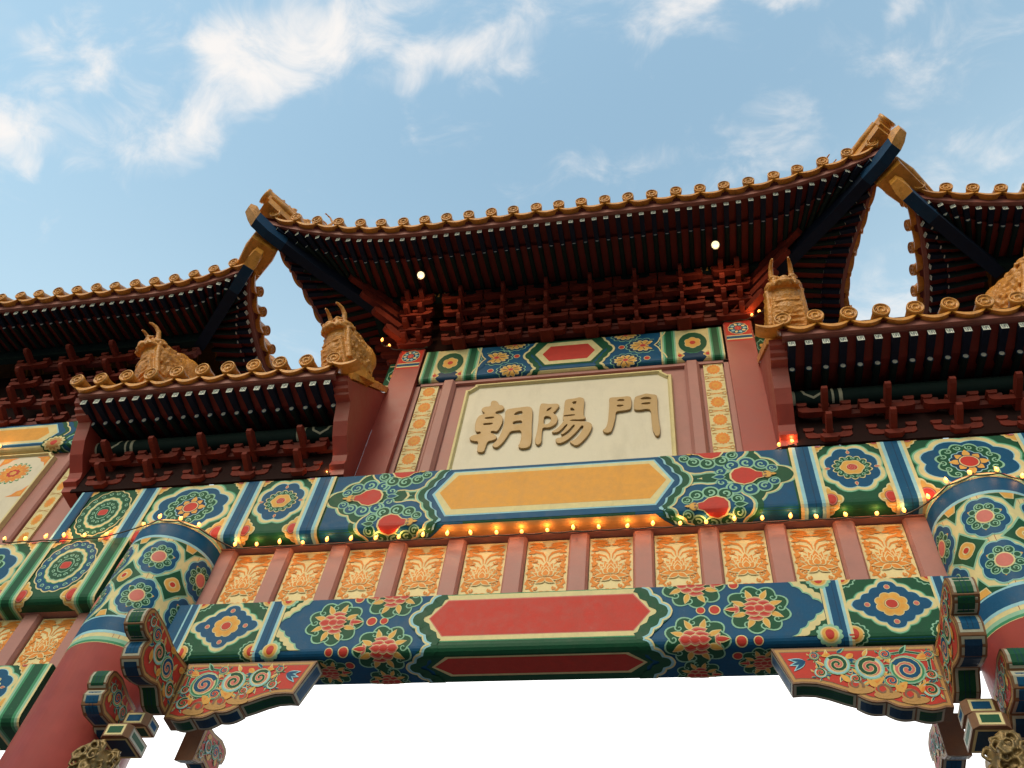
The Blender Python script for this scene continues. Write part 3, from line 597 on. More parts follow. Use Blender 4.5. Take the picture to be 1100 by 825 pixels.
# name plaque
npq=empty('name_plaque',(XM,5.29,7.7),'white name plaque with three raised golden characters and a cream moulded border','plaque')
def notched(x0,x1,z0,z1,c): return [(x0+c,z0),(x1-c,z0),(x1-c,z0+c*.45),(x1-c*.45,z0+c),(x1,z0+c),(x1,z1-c),(x1-c*.45,z1-c),(x1-c,z1-c*.45),(x1-c,z1),(x0+c,z1),(x0+c,z1-c*.45),(x0+c*.45,z1-c),(x0,z1-c),(x0,z0+c),(x0+c*.45,z0+c),(x0+c,z0+c*.45)]
po=notched(XM-1.06,XM+1.06,7.78,9.345,.09); pi_=inset(po,.05)
b=MB(); b.prism(inset(po,.01),5.272,5.298,'plaque','y'); b.build('board',npq)
b=MB(); n=len(po)
for A,B,ya,yb_ in ((po,inset(po,.012),5.297,5.245),(inset(po,.012),inset(po,.036),5.245,5.240),(inset(po,.036),pi_,5.240,5.271)):
    vs=[(x,ya,z) for x,z in A]+[(x,yb_,z) for x,z in B]; b.add(vs,[(i,(i+1)%n,n+(i+1)%n,n+i) for i in range(n)],'cream',False)
b.build('border',npq)
CH=[[[[-1.865,9.022],[-1.825,9.031],[-1.789,8.999],[-1.769,8.943],[-1.734,8.938],[-1.707,8.882],[-1.731,8.843],[-1.786,8.833],[-1.794,8.801],[-1.741,8.788],[-1.706,8.726],[-1.702,8.636],[-1.722,8.551],[-1.743,8.498],[-1.796,8.522],[-1.805,8.498],[-1.767,8.476],[-1.731,8.429],[-1.738,8.387],[-1.77,8.37],[-1.815,8.36],[-1.824,8.283],[-1.832,8.196],[-1.906,8.209],[-1.912,8.28],[-1.913,8.37],[-1.956,8.375],[-2.003,8.404],[-2.012,8.441],[-1.986,8.481],[-1.909,8.491],[-1.91,8.522],[-1.952,8.517],[-1.976,8.567],[-1.985,8.669],[-1.977,8.758],[-1.95,8.8],[-1.9,8.814],[-1.947,8.865],[-1.952,8.905],[-1.919,8.935],[-1.863,8.934],[-1.868,8.982]],[[-1.892,8.748],[-1.804,8.75],[-1.804,8.727],[-1.884,8.724]],[[-1.898,8.652],[-1.808,8.652],[-1.805,8.627],[-1.888,8.626]]],[[[-1.704,8.855],[-1.63,8.873],[-1.535,8.881],[-1.464,8.885],[-1.425,8.848],[-1.413,8.755],[-1.405,8.565],[-1.388,8.368],[-1.39,8.25],[-1.428,8.219],[-1.488,8.219],[-1.522,8.257],[-1.504,8.309],[-1.5,8.38],[-1.508,8.496],[-1.561,8.498],[-1.61,8.492],[-1.63,8.418],[-1.659,8.337],[-1.691,8.281],[-1.721,8.249],[-1.771,8.283],[-1.765,8.324],[-1.731,8.369],[-1.705,8.475],[-1.692,8.597],[-1.694,8.724]],[[-1.603,8.759],[-1.59,8.789],[-1.552,8.811],[-1.526,8.805],[-1.523,8.753],[-1.57,8.751]],[[-1.599,8.606],[-1.595,8.649],[-1.537,8.655],[-1.515,8.646],[-1.513,8.602],[-1.563,8.602]]],[[[-1.358,8.904],[-1.328,8.92],[-1.255,8.897],[-1.192,8.899],[-1.159,8.879],[-1.16,8.833],[-1.191,8.766],[-1.213,8.743],[-1.172,8.7],[-1.157,8.647],[-1.164,8.573],[-1.199,8.528],[-1.243,8.506],[-1.293,8.514],[-1.298,8.478],[-1.295,8.38],[-1.291,8.285],[-1.326,8.248],[-1.355,8.28],[-1.366,8.328],[-1.356,8.435],[-1.352,8.582],[-1.359,8.76]],[[-1.292,8.701],[-1.24,8.682],[-1.228,8.643],[-1.241,8.582],[-1.289,8.563],[-1.295,8.638]],[[-1.282,8.777],[-1.269,8.821],[-1.231,8.835],[-1.255,8.793]]],[[[-1.115,8.926],[-1.093,8.956],[-1.014,8.96],[-0.96,8.979],[-0.915,8.947],[-0.909,8.887],[-0.912,8.758],[-0.908,8.656],[-0.889,8.641],[-0.891,8.61],[-0.936,8.597],[-1.013,8.608],[-1.043,8.598],[-0.966,8.583],[-0.89,8.573],[-0.844,8.549],[-0.82,8.509],[-0.826,8.437],[-0.853,8.356],[-0.894,8.278],[-0.936,8.218],[-0.972,8.205],[-1.002,8.231],[-1.034,8.269],[-1.027,8.286],[-0.987,8.3],[-0.942,8.378],[-0.916,8.459],[-0.91,8.495],[-0.925,8.503],[-0.96,8.428],[-1.001,8.36],[-1.05,8.295],[-1.1,8.259],[-1.144,8.258],[-1.169,8.302],[-1.164,8.342],[-1.105,8.354],[-1.048,8.401],[-1.007,8.482],[-0.994,8.517],[-1.005,8.524],[-1.043,8.449],[-1.085,8.4],[-1.107,8.384],[-1.127,8.404],[-1.11,8.432],[-1.083,8.49],[-1.063,8.537],[-1.074,8.538],[-1.112,8.469],[-1.147,8.424],[-1.207,8.425],[-1.213,8.45],[-1.166,8.487],[-1.125,8.556],[-1.105,8.61],[-1.117,8.618],[-1.117,8.693],[-1.112,8.808]],[[-1.035,8.896],[-0.996,8.911],[-0.998,8.872],[-1.017,8.861]],[[-1.045,8.793],[-1.03,8.804],[-1.001,8.756],[-1.039,8.758]],[[-1.101,8.686],[-1.002,8.693],[-1.001,8.677],[-1.101,8.672]]],[[[-0.677,8.909],[-0.658,8.933],[-0.558,8.926],[-0.481,8.934],[-0.45,8.9],[-0.451,8.719],[-0.489,8.699],[-0.541,8.692],[-0.6,8.687],[-0.601,8.618],[-0.615,8.497],[-0.636,8.39],[-0.658,8.369],[-0.694,8.361],[-0.72,8.388],[-0.731,8.419],[-0.699,8.446],[-0.682,8.529],[-0.677,8.652],[-0.673,8.817]],[[-0.594,8.863],[-0.577,8.883],[-0.527,8.879],[-0.528,8.853]],[[-0.597,8.777],[-0.58,8.793],[-0.534,8.787],[-0.538,8.772],[-0.572,8.763]]],[[[-0.431,8.897],[-0.404,8.92],[-0.35,8.939],[-0.312,8.957],[-0.267,8.935],[-0.214,8.922],[-0.2,8.874],[-0.205,8.696],[-0.199,8.509],[-0.188,8.376],[-0.195,8.283],[-0.224,8.263],[-0.245,8.283],[-0.268,8.373],[-0.275,8.53],[-0.276,8.673],[-0.309,8.696],[-0.361,8.683],[-0.421,8.69],[-0.44,8.718]],[[-0.37,8.861],[-0.344,8.886],[-0.298,8.889],[-0.268,8.872],[-0.272,8.848],[-0.321,8.854]],[[-0.362,8.776],[-0.345,8.795],[-0.277,8.799],[-0.278,8.772]]]]
def letters(name,polys):
    mb=MB()
    for outer,*holes in polys:
        def rnd(p):           # soften the traced outline
            o=[]
            for i in range(len(p)):
                a,b_=p[i],p[(i+1)%len(p)]; o+=[(a[0]*.75+b_[0]*.25,a[1]*.75+b_[1]*.25),(a[0]*.25+b_[0]*.75,a[1]*.25+b_[1]*.75)]
            return o
        loops=[inset(rnd(outer),.004)]+[inset(rnd(h),-.003) for h in holes]; lp2=[inset(loops[0],.002)]+[inset(h,-.002) for h in loops[1:]]
        flat=[q for l in lp2 for q in l]; tr=tessellate_polygon([[Vector((q[0],q[1],0)) for q in l] for l in lp2])
        mb.add([(q[0],5.246,q[1]) for q in flat],[tuple(t) for t in tr],'letter')
        for l,l2 in zip(loops,lp2):
            n=len(l); mb.add([(q[0],5.270,q[1]) for q in l]+[(q[0],5.2485,q[1]) for q in l]+[(q[0],5.246,q[1]) for q in l2],[(i,(i+1)%n,n+(i+1)%n,n+i) for i in range(n)]+[(n+i,n+(i+1)%n,2*n+(i+1)%n,2*n+i) for i in range(n)],'letter')
    mb.build(name,npq)
letters('character',CH[0:2]); letters('character',CH[2:4]); letters('character',CH[4:6])
# square posts
for sg,lb in ((-1,'square red post left of the name plaque, painted medallion at its top'),(1,'square red post right of the name plaque, painted medallion at its top')):
    xc=XM+sg*1.765; r=empty('square_post',(xc,5.34,7.67),lb,'post','square posts beside the plaque'); b=MB(); b.box((xc-.145,5.20,7.673),(xc+.145,5.48,10.06),'post_red',.018); b.build('shaft',r)
    P=Paint(lambda u,v,o:(u,5.20-o,v),(xc-.127,xc+.127,9.6,10.058)); P.group('painted_cap'); p=Pen(P,xc,9.9,L=0)
    p.rect(-.127,-.12,.127,.158,'red',0); p.rect(-.127,-.125,.127,-.11,'cream',1); p.rect(-.127,-.17,.127,-.125,'blue',1); p.rect(-.127,-.19,.127,-.17,'cream',1); p.rect(-.127,-.22,.127,-.19,'red',0)
    p.lobe(0,.02,.105,.115,12,.06,'cream',1); p.lobe(0,.02,.098,.107,12,.06,'blue',2)
    for i in range(10): a=2*PI*i/10; p.petal(.045*math.cos(a),.02+.05*math.sin(a),a,.048,.034,'cream' if i%2 else 'ltblue',3+i%2)
    p.ell(0,.02,.036,.04,'pink',5)
    for i in range(6): a=2*PI*i/6; p.ell(.022*math.cos(a),.02+.025*math.sin(a),.01,.011,'red',6,10)
    P.build(r)
    b=MB(); xb=XM+sg*1.98; b.box((xb-.065,5.32,9.50),(xb+.065,5.46,9.98),'green',.01)
    P=Paint(lambda u,v,o:(u,5.32-o,v),(xb-.055,xb+.055,9.5,9.97)); P.g['ornament']=b; p=Pen(P,xb,9.74,L=0); p.lobe(0,0,.05,.12,6,.2,'mint',0); p.lobe(0,0,.04,.1,6,.2,'green',1); p.ell(0,0,.02,.03,'gold',2); p.rect(-.055,.18,.055,.2,'cream',0); p.rect(-.055,-.2,.055,-.18,'cream',0); b.build('beam_end',r)
# left bay wall with its flower sign
w2=empty('side_bay_wall',(-8.0,5.33,7.02),'pink wall of the left bay around the white flower board','wall')
b=MB(); b.box((-10.2,5.30,7.03),(-4.9,5.42,8.76),'wallpink'); b.build('backboard',w2)
b=MB(); b.box((-6.04,5.245,7.03),(-5.83,5.299,8.75),'wallpink',.01); b.build('stile',w2)
b=MB(); b.prism([(-6.44,5.299),(-6.44,5.27),(-6.42,5.25),(-6.36,5.25),(-6.34,5.27),(-6.34,5.299)],7.03,8.74,'wallpink','z'); b.build('stile',w2)
b=MB(); b.box((-6.31,5.275,7.03),(-6.16,5.299,8.74),'cream'); P=Paint(lambda u,v,o:(u,5.275-o,v),(-6.305,-6.165,7.04,8.73)); P.g['ornament']=b
for k in range(7):
    p=Pen(P,-6.235,7.15+k*.25); p.lobe(0,0,.05,.08,12,.2,'yellow',0); p.lobe(0,0,.03,.05,10,.2,'orange',1); p.rib([(-.06,.11),(.06,.14)],.008,'tan',0); p.rib([(.06,.11),(-.06,.14)],.008,'tan',2)
b.build('flower_border',w2)
fs=empty('flower_board',(-7.4,5.29,7.2),'white board with spiky orange flowers on the left bay wall','board')
po=notched(-8.30,-6.575,7.20,8.71,.07); b=MB(); b.prism(inset(po,.01),5.272,5.298,'plaque','y'); P=Paint(lambda u,v,o:(u,5.272-o,v),(-8.29,-6.6,7.22,8.7)); P.g['ornament']=b
for fx,fz in ((-6.95,8.40),(-7.90,8.40),(-7.43,7.8)):
    p=Pen(P,fx,fz,L=0); p.lobe(0,0,.205,.175,18,.26,'midgreen',0,n=3); p.lobe(0,0,.185,.155,18,.22,'cream',1,n=3); p.lobe(0,0,.175,.145,14,.24,'orange',2,n=4); p.lobe(0,0,.11,.09,12,.25,'yellow',3,n=4); p.lobe(0,0,.08,.066,9,.2,'red',4,n=4); p.lobe(0,0,.04,.034,8,.2,'gold',5,n=4)
for fx,fz,sx_,sz in ((-6.70,8.60,1,1),(-6.70,8.08,1,-1),(-7.15,8.60,-1,1),(-7.15,8.08,-1,-1),(-7.65,8.6,1,1)):
    q=Pen(P,fx,fz,sx_,sz); q.poly([(.06,.06),(-.12,.06),(-.06,.03),(-.03,-.02),(.02,-.04),(.06,-.11)],'orange',0); q.lobe(.02,.02,.028,.028,6,.2,'yellow',1,n=4)
b.build('board',fs)
b=MB(); n=len(po)
for A,B,ya,yb_ in ((po,inset(po,.01),5.297,5.248),(inset(po,.01),inset(po,.028),5.248,5.244),(inset(po,.028),inset(po,.038),5.244,5.271)):
    vs=[(x,ya,z) for x,z in A]+[(x,yb_,z) for x,z in B]; b.add(vs,[(i,(i+1)%n,n+(i+1)%n,n+i) for i in range(n)],'cream')
b.build('border',fs)
# ------------------------------------------------------------------ columns
CR=.384; CY=5.13
for sg,lb in ((-1,'left round column with painted blue and green collar under the beam'),(1,'right round column with painted collar, at the edge of the photo')):
    xc=XM+sg*3.234; r=empty('painted_column',(xc,CY,0),lb,'column','round painted columns'); b=MB(); b.lathe((xc,CY,0),(0,0,1),[(CR+.12,0),(CR+.12,.3),(CR+.02,.42),(CR,.45),(CR,6.955),(0,6.956)],'col_red',56); b.build('shaft',r)
    def f(u,v,o): a=u/CR; return (xc+(CR+o)*math.sin(a),CY-(CR+o)*math.cos(a),v)
    P=Paint(f,(-PI*CR+.001,PI*CR-.001,5.66,6.95),[i*CR*PI/24 for i in range(-24,25)]); U=PI*CR
    P.group('painted_collar'); p=Pen(P,0,0,L=0); p.rect(-U,5.66,U,6.95,'cream',0)
    for z0,z1,c in ((6.915,6.94,'mint'),(6.765,6.905,'blue'),(6.74,6.765,'ltblue'),(5.90,5.925,'ltblue'),(5.775,5.90,'blue'),(5.75,5.775,'ltblue'),(5.685,5.715,'mint'),(5.665,5.685,'midgreen')): p.rect(-U,z0,U,z1,c,1)
    ph=-sg*R(20)*CR if sg>0 else R(20)*CR
    for k in range(-3,4):
        for j,z in enumerate((6.53,6.12)):
            q=Pen(P,ph+k*2*U/6,z,L=1)
            for kk,c,L in ((1.0,'mint',0),(.95,'ltblue',1),(.92,'blue',2)): q.lobe(0,0,.168*kk,.195*kk,8,.10,c,L)
            for i in range(9):
                a=2*PI*i/9+.3
                if i%3==0: q.petal(.075*math.cos(a),.075*math.sin(a),a,.052,.04,'gold',3); q.ell(.088*math.cos(a),.092*math.sin(a),.026,.027,'mint',4,12); q.ell(.088*math.cos(a),.092*math.sin(a),.019,.02,'green',5,12)
                else: q.ell(.088*math.cos(a),.092*math.sin(a),.036,.037,'mint',4,14); q.ell(.088*math.cos(a),.092*math.sin(a),.028,.029,'green',5,14); q.spiral(.088*math.cos(a),.092*math.sin(a),.02,a,.9,.008,'mint',6,.3,8)
            q.ell(0,0,.062,.066,'cream',7); q.ell(0,0,.052,.055,'pink',8)
        for z in (6.325,6.735,5.915):
            q=Pen(P,ph+(k+.5)*2*U/6,z,L=1); d=.165
            if z>6.6 or z<6: 
                s=-1 if z>6.6 else 1; pts=[(-.17,0),(-.05,s*.06),(0,s*.17),(.05,s*.06),(.17,0)]
                q.poly([(x*1.0,y*1.0) for x,y in pts],'mint',0); q.poly([(x*.88,y*.86) for x,y in pts],'green',1); q.poly([(-.05,0),(-.03,s*.06),(.03,s*.06),(.05,0)],'cream',2); q.poly([(-.043,0),(-.025,s*.052),(.025,s*.052),(.043,0)],'gold',3)
                continue
            pts=[(d,0),(.075,.075),(0,d+.01),(-.075,.075),(-d,0),(-.075,-.075),(0,-d-.01),(.075,-.075)]
            q.poly(pts,'mint',0); q.poly([(x*.88,y*.88) for x,y in pts],'green',1)
            q.lobe(0,0,.07,.07,4,.12,'cream',2,PI/4); q.lobe(0,0,.062,.062,4,.12,'gold',3,PI/4); q.ell(0,0,.032,.032,'cream',4,14); q.ell(0,0,.022,.022,'red',5,14)
    P.build(r,lambda x,y,z:((x-xc)/CR,(y-CY)/CR,0.0))
# ------------------------------------------------------------------ roofs
def raf_mesh(name,w,round_,c,end,shared={}):
    """rafter of unit length along +Y, hung under y-axis; pale painted end"""
    b=MB()
    if round_:
        n=8; vs=[(w*math.cos(2*PI*j/n),y,w*math.sin(2*PI*j/n)-w) for y in (0,1) for j in range(n)]
        b.add(vs,[(j,(j+1)%n,n+(j+1)%n,n+j) for j in range(n)],c,True); b.add(vs[n:],[tuple(range(n))],'navy')
        vs=[(w*.72*math.cos(2*PI*j/n),1.004,w*.72*math.sin(2*PI*j/n)-w) for j in range(n)]; b.add(vs,[tuple(range(n))],'white')
    else:
        b.box((-w,0,-2*w),(w,1,0),c)
        def q(x0,z0,x1,z1,mt,y): b.add([(x0*w,y,(z0-1)*w),(x1*w,y,(z0-1)*w),(x1*w,y,(z1-1)*w),(x0*w,y,(z1-1)*w)],[(0,1,2,3)],mt)
        q(-.96,-.96,.96,.96,'white',1.003)
        for a,c_,d,e_ in ((-.7,.45,.1,.6),(-.1,-.6,.05,.6),(-.1,-.6,.7,-.45),(-.7,-.1,.7,.05),(-.7,-.7,-.55,.1),(.55,-.05,.7,.7)): q(a,c_,d,e_,'navy',1.006)
    return b
def place_rafter(proto,A,B,root,first):
    """lay a rafter from A to B under one roof"""
    o=proto if first else proto.copy()
    if not first: COL.objects.link(o)
    o.parent=root; A=Vector(A); B=Vector(B); d=B-A; y=d.normalized(); x=y.cross(Vector((0,0,1))).normalized(); z=x.cross(y)
    mt=Matrix((( x.x,y.x*d.length,z.x,0),(x.y,y.y*d.length,z.y,0),(x.z,y.z*d.length,z.z,0),(0,0,0,1)))
    mt.translation=A-root.location; o.matrix_basis=mt
def tile_cap(b,p,d,r=.064,drip=None,side=None):
    """round end tile at p facing d, with the barrel of its tile row behind"""
    p=Vector(p)+Vector((random.uniform(-.006,.006),0,random.uniform(-.006,.006))); d=(Vector(d)+Vector((random.uniform(-.09,.09),random.uniform(-.09,.09),random.uniform(-.09,.09)))).normalized()
    b.lathe(p,d,[(r*.96,-.17),(r*.90,-.03),(r*.98,-.014),(r,.0),(r,.026),(r*.84,.030),(r*.80,.016),(r*.50,.016),(r*.46,.027),(r*.34,.027),(r*.30,.016),(.001,.016)],'tile',18)
    h=Vector((0,0,1)); a_=d.cross(h).normalized(); c_=a_.cross(d)
    for k in range(3):
        w=k*2.1; b.tube([p+d*.018+(a_*math.cos(w+t*.7)+c_*math.sin(w+t*.7))*r*(.66-.07*t) for t in range(4)],.007,'tile',5)
def drip_tile(b,a,c,d,dep=.062,th=.018):
    """hanging concave lip between two tile rows"""
    a=Vector(a); c=Vector(c); d=Vector(d).normalized(); n=9; up=Vector((0,0,1))
    f=[];bk=[];f2=[];b2=[]
    for i in range(n+1):
        t=i/n; p=a.lerp(c,t)-up*(dep*math.sin(PI*t)**.8+.008); f.append(p+d*.03); bk.append(p-d*.10+up*.03); f2.append(p+d*.03+up*(th+.018*math.sin(PI*t))); b2.append(p-d*.10+up*(.03+th))
    b.strip(f,f2,'tile',True); b.strip(bk,f,'tile',True); b.strip(f2,b2,'tile',True)
def lerp3(a,b,t): return tuple(a[i]+(b[i]-a[i])*t for i in range(3))
class Hip: pass
def hip_roof(label,cx,W,yf,yc,ze,out,rise,outs,Wp,yp,zp,ridge,zr,sides=(1,-1),t0=.45,sp=.245,front_range=None,mfrac=.62,grp='upturned main roofs',ho=.13):
    """hipped roof with upturned corners: (cx,W) half width at the corner, yf front eave, yc middle, purlin box Wp/yp/zp"""
    root=empty('upturned_roof',(cx,yc,ze),label,'roof',grp); h=Hip(); h.root=root
    k=lambda t: max(0.,(abs(t)-t0)/(1-t0))**2
    yF=yf-out; D=yc-yF
    def EF(w): return (cx+w,yf-out*k(w/W),ze+rise*k(w/W))
    def ES(s,q): kk=abs(q)**1.5; return (cx+s*(W-outs+outs*kk),yc+q*D,ze+rise*k(q))
    def AF(w):
        if abs(w)<=Wp: return (cx+w,yp,zp)
        s_=1 if w>0 else -1; return lerp3((cx+s_*Wp,yp,zp),EF(s_*W),.62*(abs(w)-Wp)/(W-Wp))
    dp=yc-yp
    def AS(s,q):
        if abs(q*D)<=dp: return (cx+s*Wp,yc+q*D,zp)
        c_=(cx+s*Wp,yc-dp,zp); t=.62*(abs(q*D)-dp)/(D-dp); a_=lerp3(c_,EF(s*W),t); return a_ if q<0 else (a_[0],2*yc-a_[1],a_[2])
    h.EF,h.ES=EF,ES
    # station lists round the eave, front then sides (the back mirrors the front)
    def bk(p): return (p[0],2*yc-p[1],p[2])
    runs=[]
    nF=int(2*W/sp*2); ws=[-W+2*W*i/nF for i in range(nF+1)]
    runs.append(('f',[(AF(w),EF(w)) for w in ws])); runs.append(('b',[(bk(AF(w)),bk(EF(w))) for w in ws]))
    nS=int(2*D/sp*2); qs=[-1+2*i/nS for i in range(nS+1)]
    for s in (1,-1): runs.append((s,[(AS(s,q),ES(s,q)) for q in qs]))
    sag=-.035
    def MI(A,E): p=lerp3(A,E,mfrac); return (p[0],p[1],p[2]+sag)
    def OUT(A,E,d): v=Vector((E[0]-A[0],E[1]-A[1],0)).normalized(); return (E[0]+v.x*d,E[1]+v.y*d,E[2])
    sb=MB(); fb=MB(); tb=MB(); sl=MB()
    for key,st in runs:
        A=[a for a,e in st]; E=[e for a,e in st]; Mi=[MI(a,e) for a,e in st]
        up=lambda P,z:[(p[0],p[1],p[2]+z) for p in P]
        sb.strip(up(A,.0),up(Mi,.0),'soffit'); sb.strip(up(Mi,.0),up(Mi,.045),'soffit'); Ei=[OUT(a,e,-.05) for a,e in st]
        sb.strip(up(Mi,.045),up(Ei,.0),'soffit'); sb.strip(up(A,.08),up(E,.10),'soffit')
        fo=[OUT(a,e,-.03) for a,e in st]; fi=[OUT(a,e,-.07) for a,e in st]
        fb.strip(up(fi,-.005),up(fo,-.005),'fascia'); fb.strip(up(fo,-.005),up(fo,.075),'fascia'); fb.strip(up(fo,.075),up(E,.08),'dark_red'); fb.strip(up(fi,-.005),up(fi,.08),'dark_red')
    sb.build('soffit_board',root); fb.build('eave_board',root)
    # rafters: two rows, the outer square and blue, the inner round and green
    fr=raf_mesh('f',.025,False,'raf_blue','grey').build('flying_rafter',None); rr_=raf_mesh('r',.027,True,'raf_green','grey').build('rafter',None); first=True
    for key,st in runs:
        if key=='b' or (key in (1,-1) and key not in sides): continue
        for A,E in st[1:-1]:
            if key=='f' and front_range and not(front_range[0]<=E[0]<=front_range[1]): continue
            if key!='f' and E[1]>yc+.5: continue
            Mi=MI(A,E); Ei=OUT(A,E,-.075)
            place_rafter(rr_,(A[0],A[1],A[2]-.004),(Mi[0],Mi[1],Mi[2]-.004),root,first); place_rafter(fr,(lerp3(A,E,.5)[0],lerp3(A,E,.5)[1],Mi[2]+.035),(Ei[0],Ei[1],Ei[2]-.006),root,first); first=False
    # tiles
    zt=.10
    def slope_dir(E,c): return Vector((E[0]-c[0],E[1]-c[1],-.22*math.hypot(E[0]-c[0],E[1]-c[1]))).normalized()
    H=zr-ze-zt
    def surf(x,y):
        """height of the roof skin above plan point"""
        hy=1-abs(y-yc)/D; hx=(W-abs(x-cx))/(W-ridge); t=max(0,min(hy,hx,1)); kx=k((x-cx)/W) if hy<hx else k((y-yc)/D)
        return ze+zt+rise*kx*max(0,1-t*1.6)+H*(.55*t+.45*t*t)
    caps=[]
    for key,st in runs:
        n=len(st)
        idx=[i for i in range(1,n,2)]
        pts=[]
        for i in idx:
            A,E=st[i]; d=Vector((0,-1,0)) if key=='f' else Vector((0,1,0)) if key=='b' else Vector((key,0,0))
            p=Vector(E)+d*.03+Vector((0,0,zt+.068)); pts.append((p,d))
            dd=Vector((d.x,d.y,-.22)); tile_cap(tb,p,dd,.062)
            rows=[]; 
            for j in range(9):
                if key in ('f','b'): yy=E[1]+(yc-E[1])*j/8; xx=E[0]; ok=(W-abs(xx-cx))/(W-ridge)>=(1-abs(yy-yc)/D)-.06
                else: xx=E[0]+(cx+key*ridge-E[0])*j/8; yy=E[1]; ok=(1-abs(yy-yc)/D)>=(W-abs(xx-cx))/(W-ridge)-.06
                if not ok: break
                rows.append((xx,yy,surf(xx,yy)+.03))
            if len(rows)>1: rows[0]=tuple(p-dd.normalized()*.02); sl.tube(rows,.056,'tile',8,False)
        for (a,d),(c,_) in zip(pts[:-1],pts[1:]): drip_tile(tb,a-d*.03-Vector((0,0,.058)),c-d*.03-Vector((0,0,.058)),d,.068,.022)
    # skin
    nx,ny=40,16
    for i in range(nx):
        for j in range(ny):
            q=[]
            for a,c in ((i,j),(i+1,j),(i+1,j+1),(i,j+1)):
                u=-1+2*a/nx; v=-1+2*c/ny
                kx=abs(v)**1.5; ku=k(u)
                x=cx+u*(W-outs+outs*kx); y=yc+v*(yc-yf+out*ku); q.append((x,y,surf(cx+u*W,yc+v*D)))
            sl.add(q,[(0,1,2,3)],'tiledark')
    tb.build('eave_tile',root); sl.build('tile_slope',root)
    b=MB(); b.tube([(cx-ridge-.1,yc,zr+.22),(cx-ridge+.3,yc,zr+.1),(cx+ridge-.3,yc,zr+.1),(cx+ridge+.1,yc,zr+.22)],.13,'tile',8); b.build('main_ridge',root)
    # hip beams and hip ridges with their glazed ends
    for s in (1,-1):
        for fb_ in (1,-1):
            if fb_<0: A=bk((cx+s*Wp,yp,zp-.05)); E=bk(EF(s*W))
            else: A=(cx+s*Wp,yp,zp-.05); E=EF(s*W)
            A=Vector(A); E=Vector(E); v=(E-A); vh=Vector((v.x,v.y,0)).normalized(); sd_=Vector((-vh.y,vh.x,0)); wd=.060
            if s not in sides and fb_>0: continue
            P=[A-vh*.1,A.lerp(E,.5)+Vector((0,0,-.05)),E-vh*.12+Vector((0,0,-.02)),E+vh*.06+Vector((0,0,.035))]
            def barx(pts,w,hh,mt,b):
                for p,q in zip(pts[:-1],pts[1:]):
                    vs=[]
                    for r_ in (p,q):
                        for a,c in ((-1,0),(1,0),(1,-1),(-1,-1)): vs.append(r_+sd_*a*w+Vector((0,0,c*hh)))
                    b.add(vs,[(0,1,5,4),(1,2,6,5),(2,3,7,6),(3,0,4,7),(0,3,2,1),(4,5,6,7)],mt)
            b=MB(); Q=P[2].lerp(P[1],.35); barx([P[0],P[1],Q],wd,.16,'raf_blue',b); barx([Q,P[2],P[3]],wd,.16,'navy',b); hb=b.build('hip_beam',root)
            b=MB(); T0=P[-1]; pr_=[]
            T1=T0+vh*.14+Vector((0,0,.065))
            vs=[]
            for p,q,zl in ((T0,.063,-.155),(T1-vh*.07,.063,-.15),(T1,.042,-.075)):
                vs+=[p-sd_*q+Vector((0,0,.008)),p+sd_*q+Vector((0,0,.008)),p+sd_*q+Vector((0,0,zl)),p-sd_*q+Vector((0,0,zl))]
            fs=[(0,3,2,1),(8,9,10,11)]
            for g_ in (0,4): fs+=[(g_+i,g_+(i+1)%4,g_+4+(i+1)%4,g_+4+i) for i in range(4)]
            b.add(vs,fs,'tile'); b.build('beam_sheath',hb)
            # glazed hip ridge on top, rising to an open-mouthed end piece
            b=MB(); r0=E+vh*.02; top=[]
            hipd=Vector((cx+s*ridge-E.x,yc-E.y,0)); 
            for j in range(9):
                t=j/8; p=E+hipd*t; top.append((p.x,p.y,surf(p.x,p.y)+.10))
            top[0]=tuple(E+vh*.0+Vector((0,0,.26)))
            b.tube(top,[.085]*9,'tile',8); b.tube([(p[0],p[1],p[2]+.10) for p in top],.05,'tile',8)
            b.build('hip_ridge',root)
            if fb_>0:
                hornend(root,E+vh*ho+Vector((0,0,.20)),vh,sd_,s)
    return h
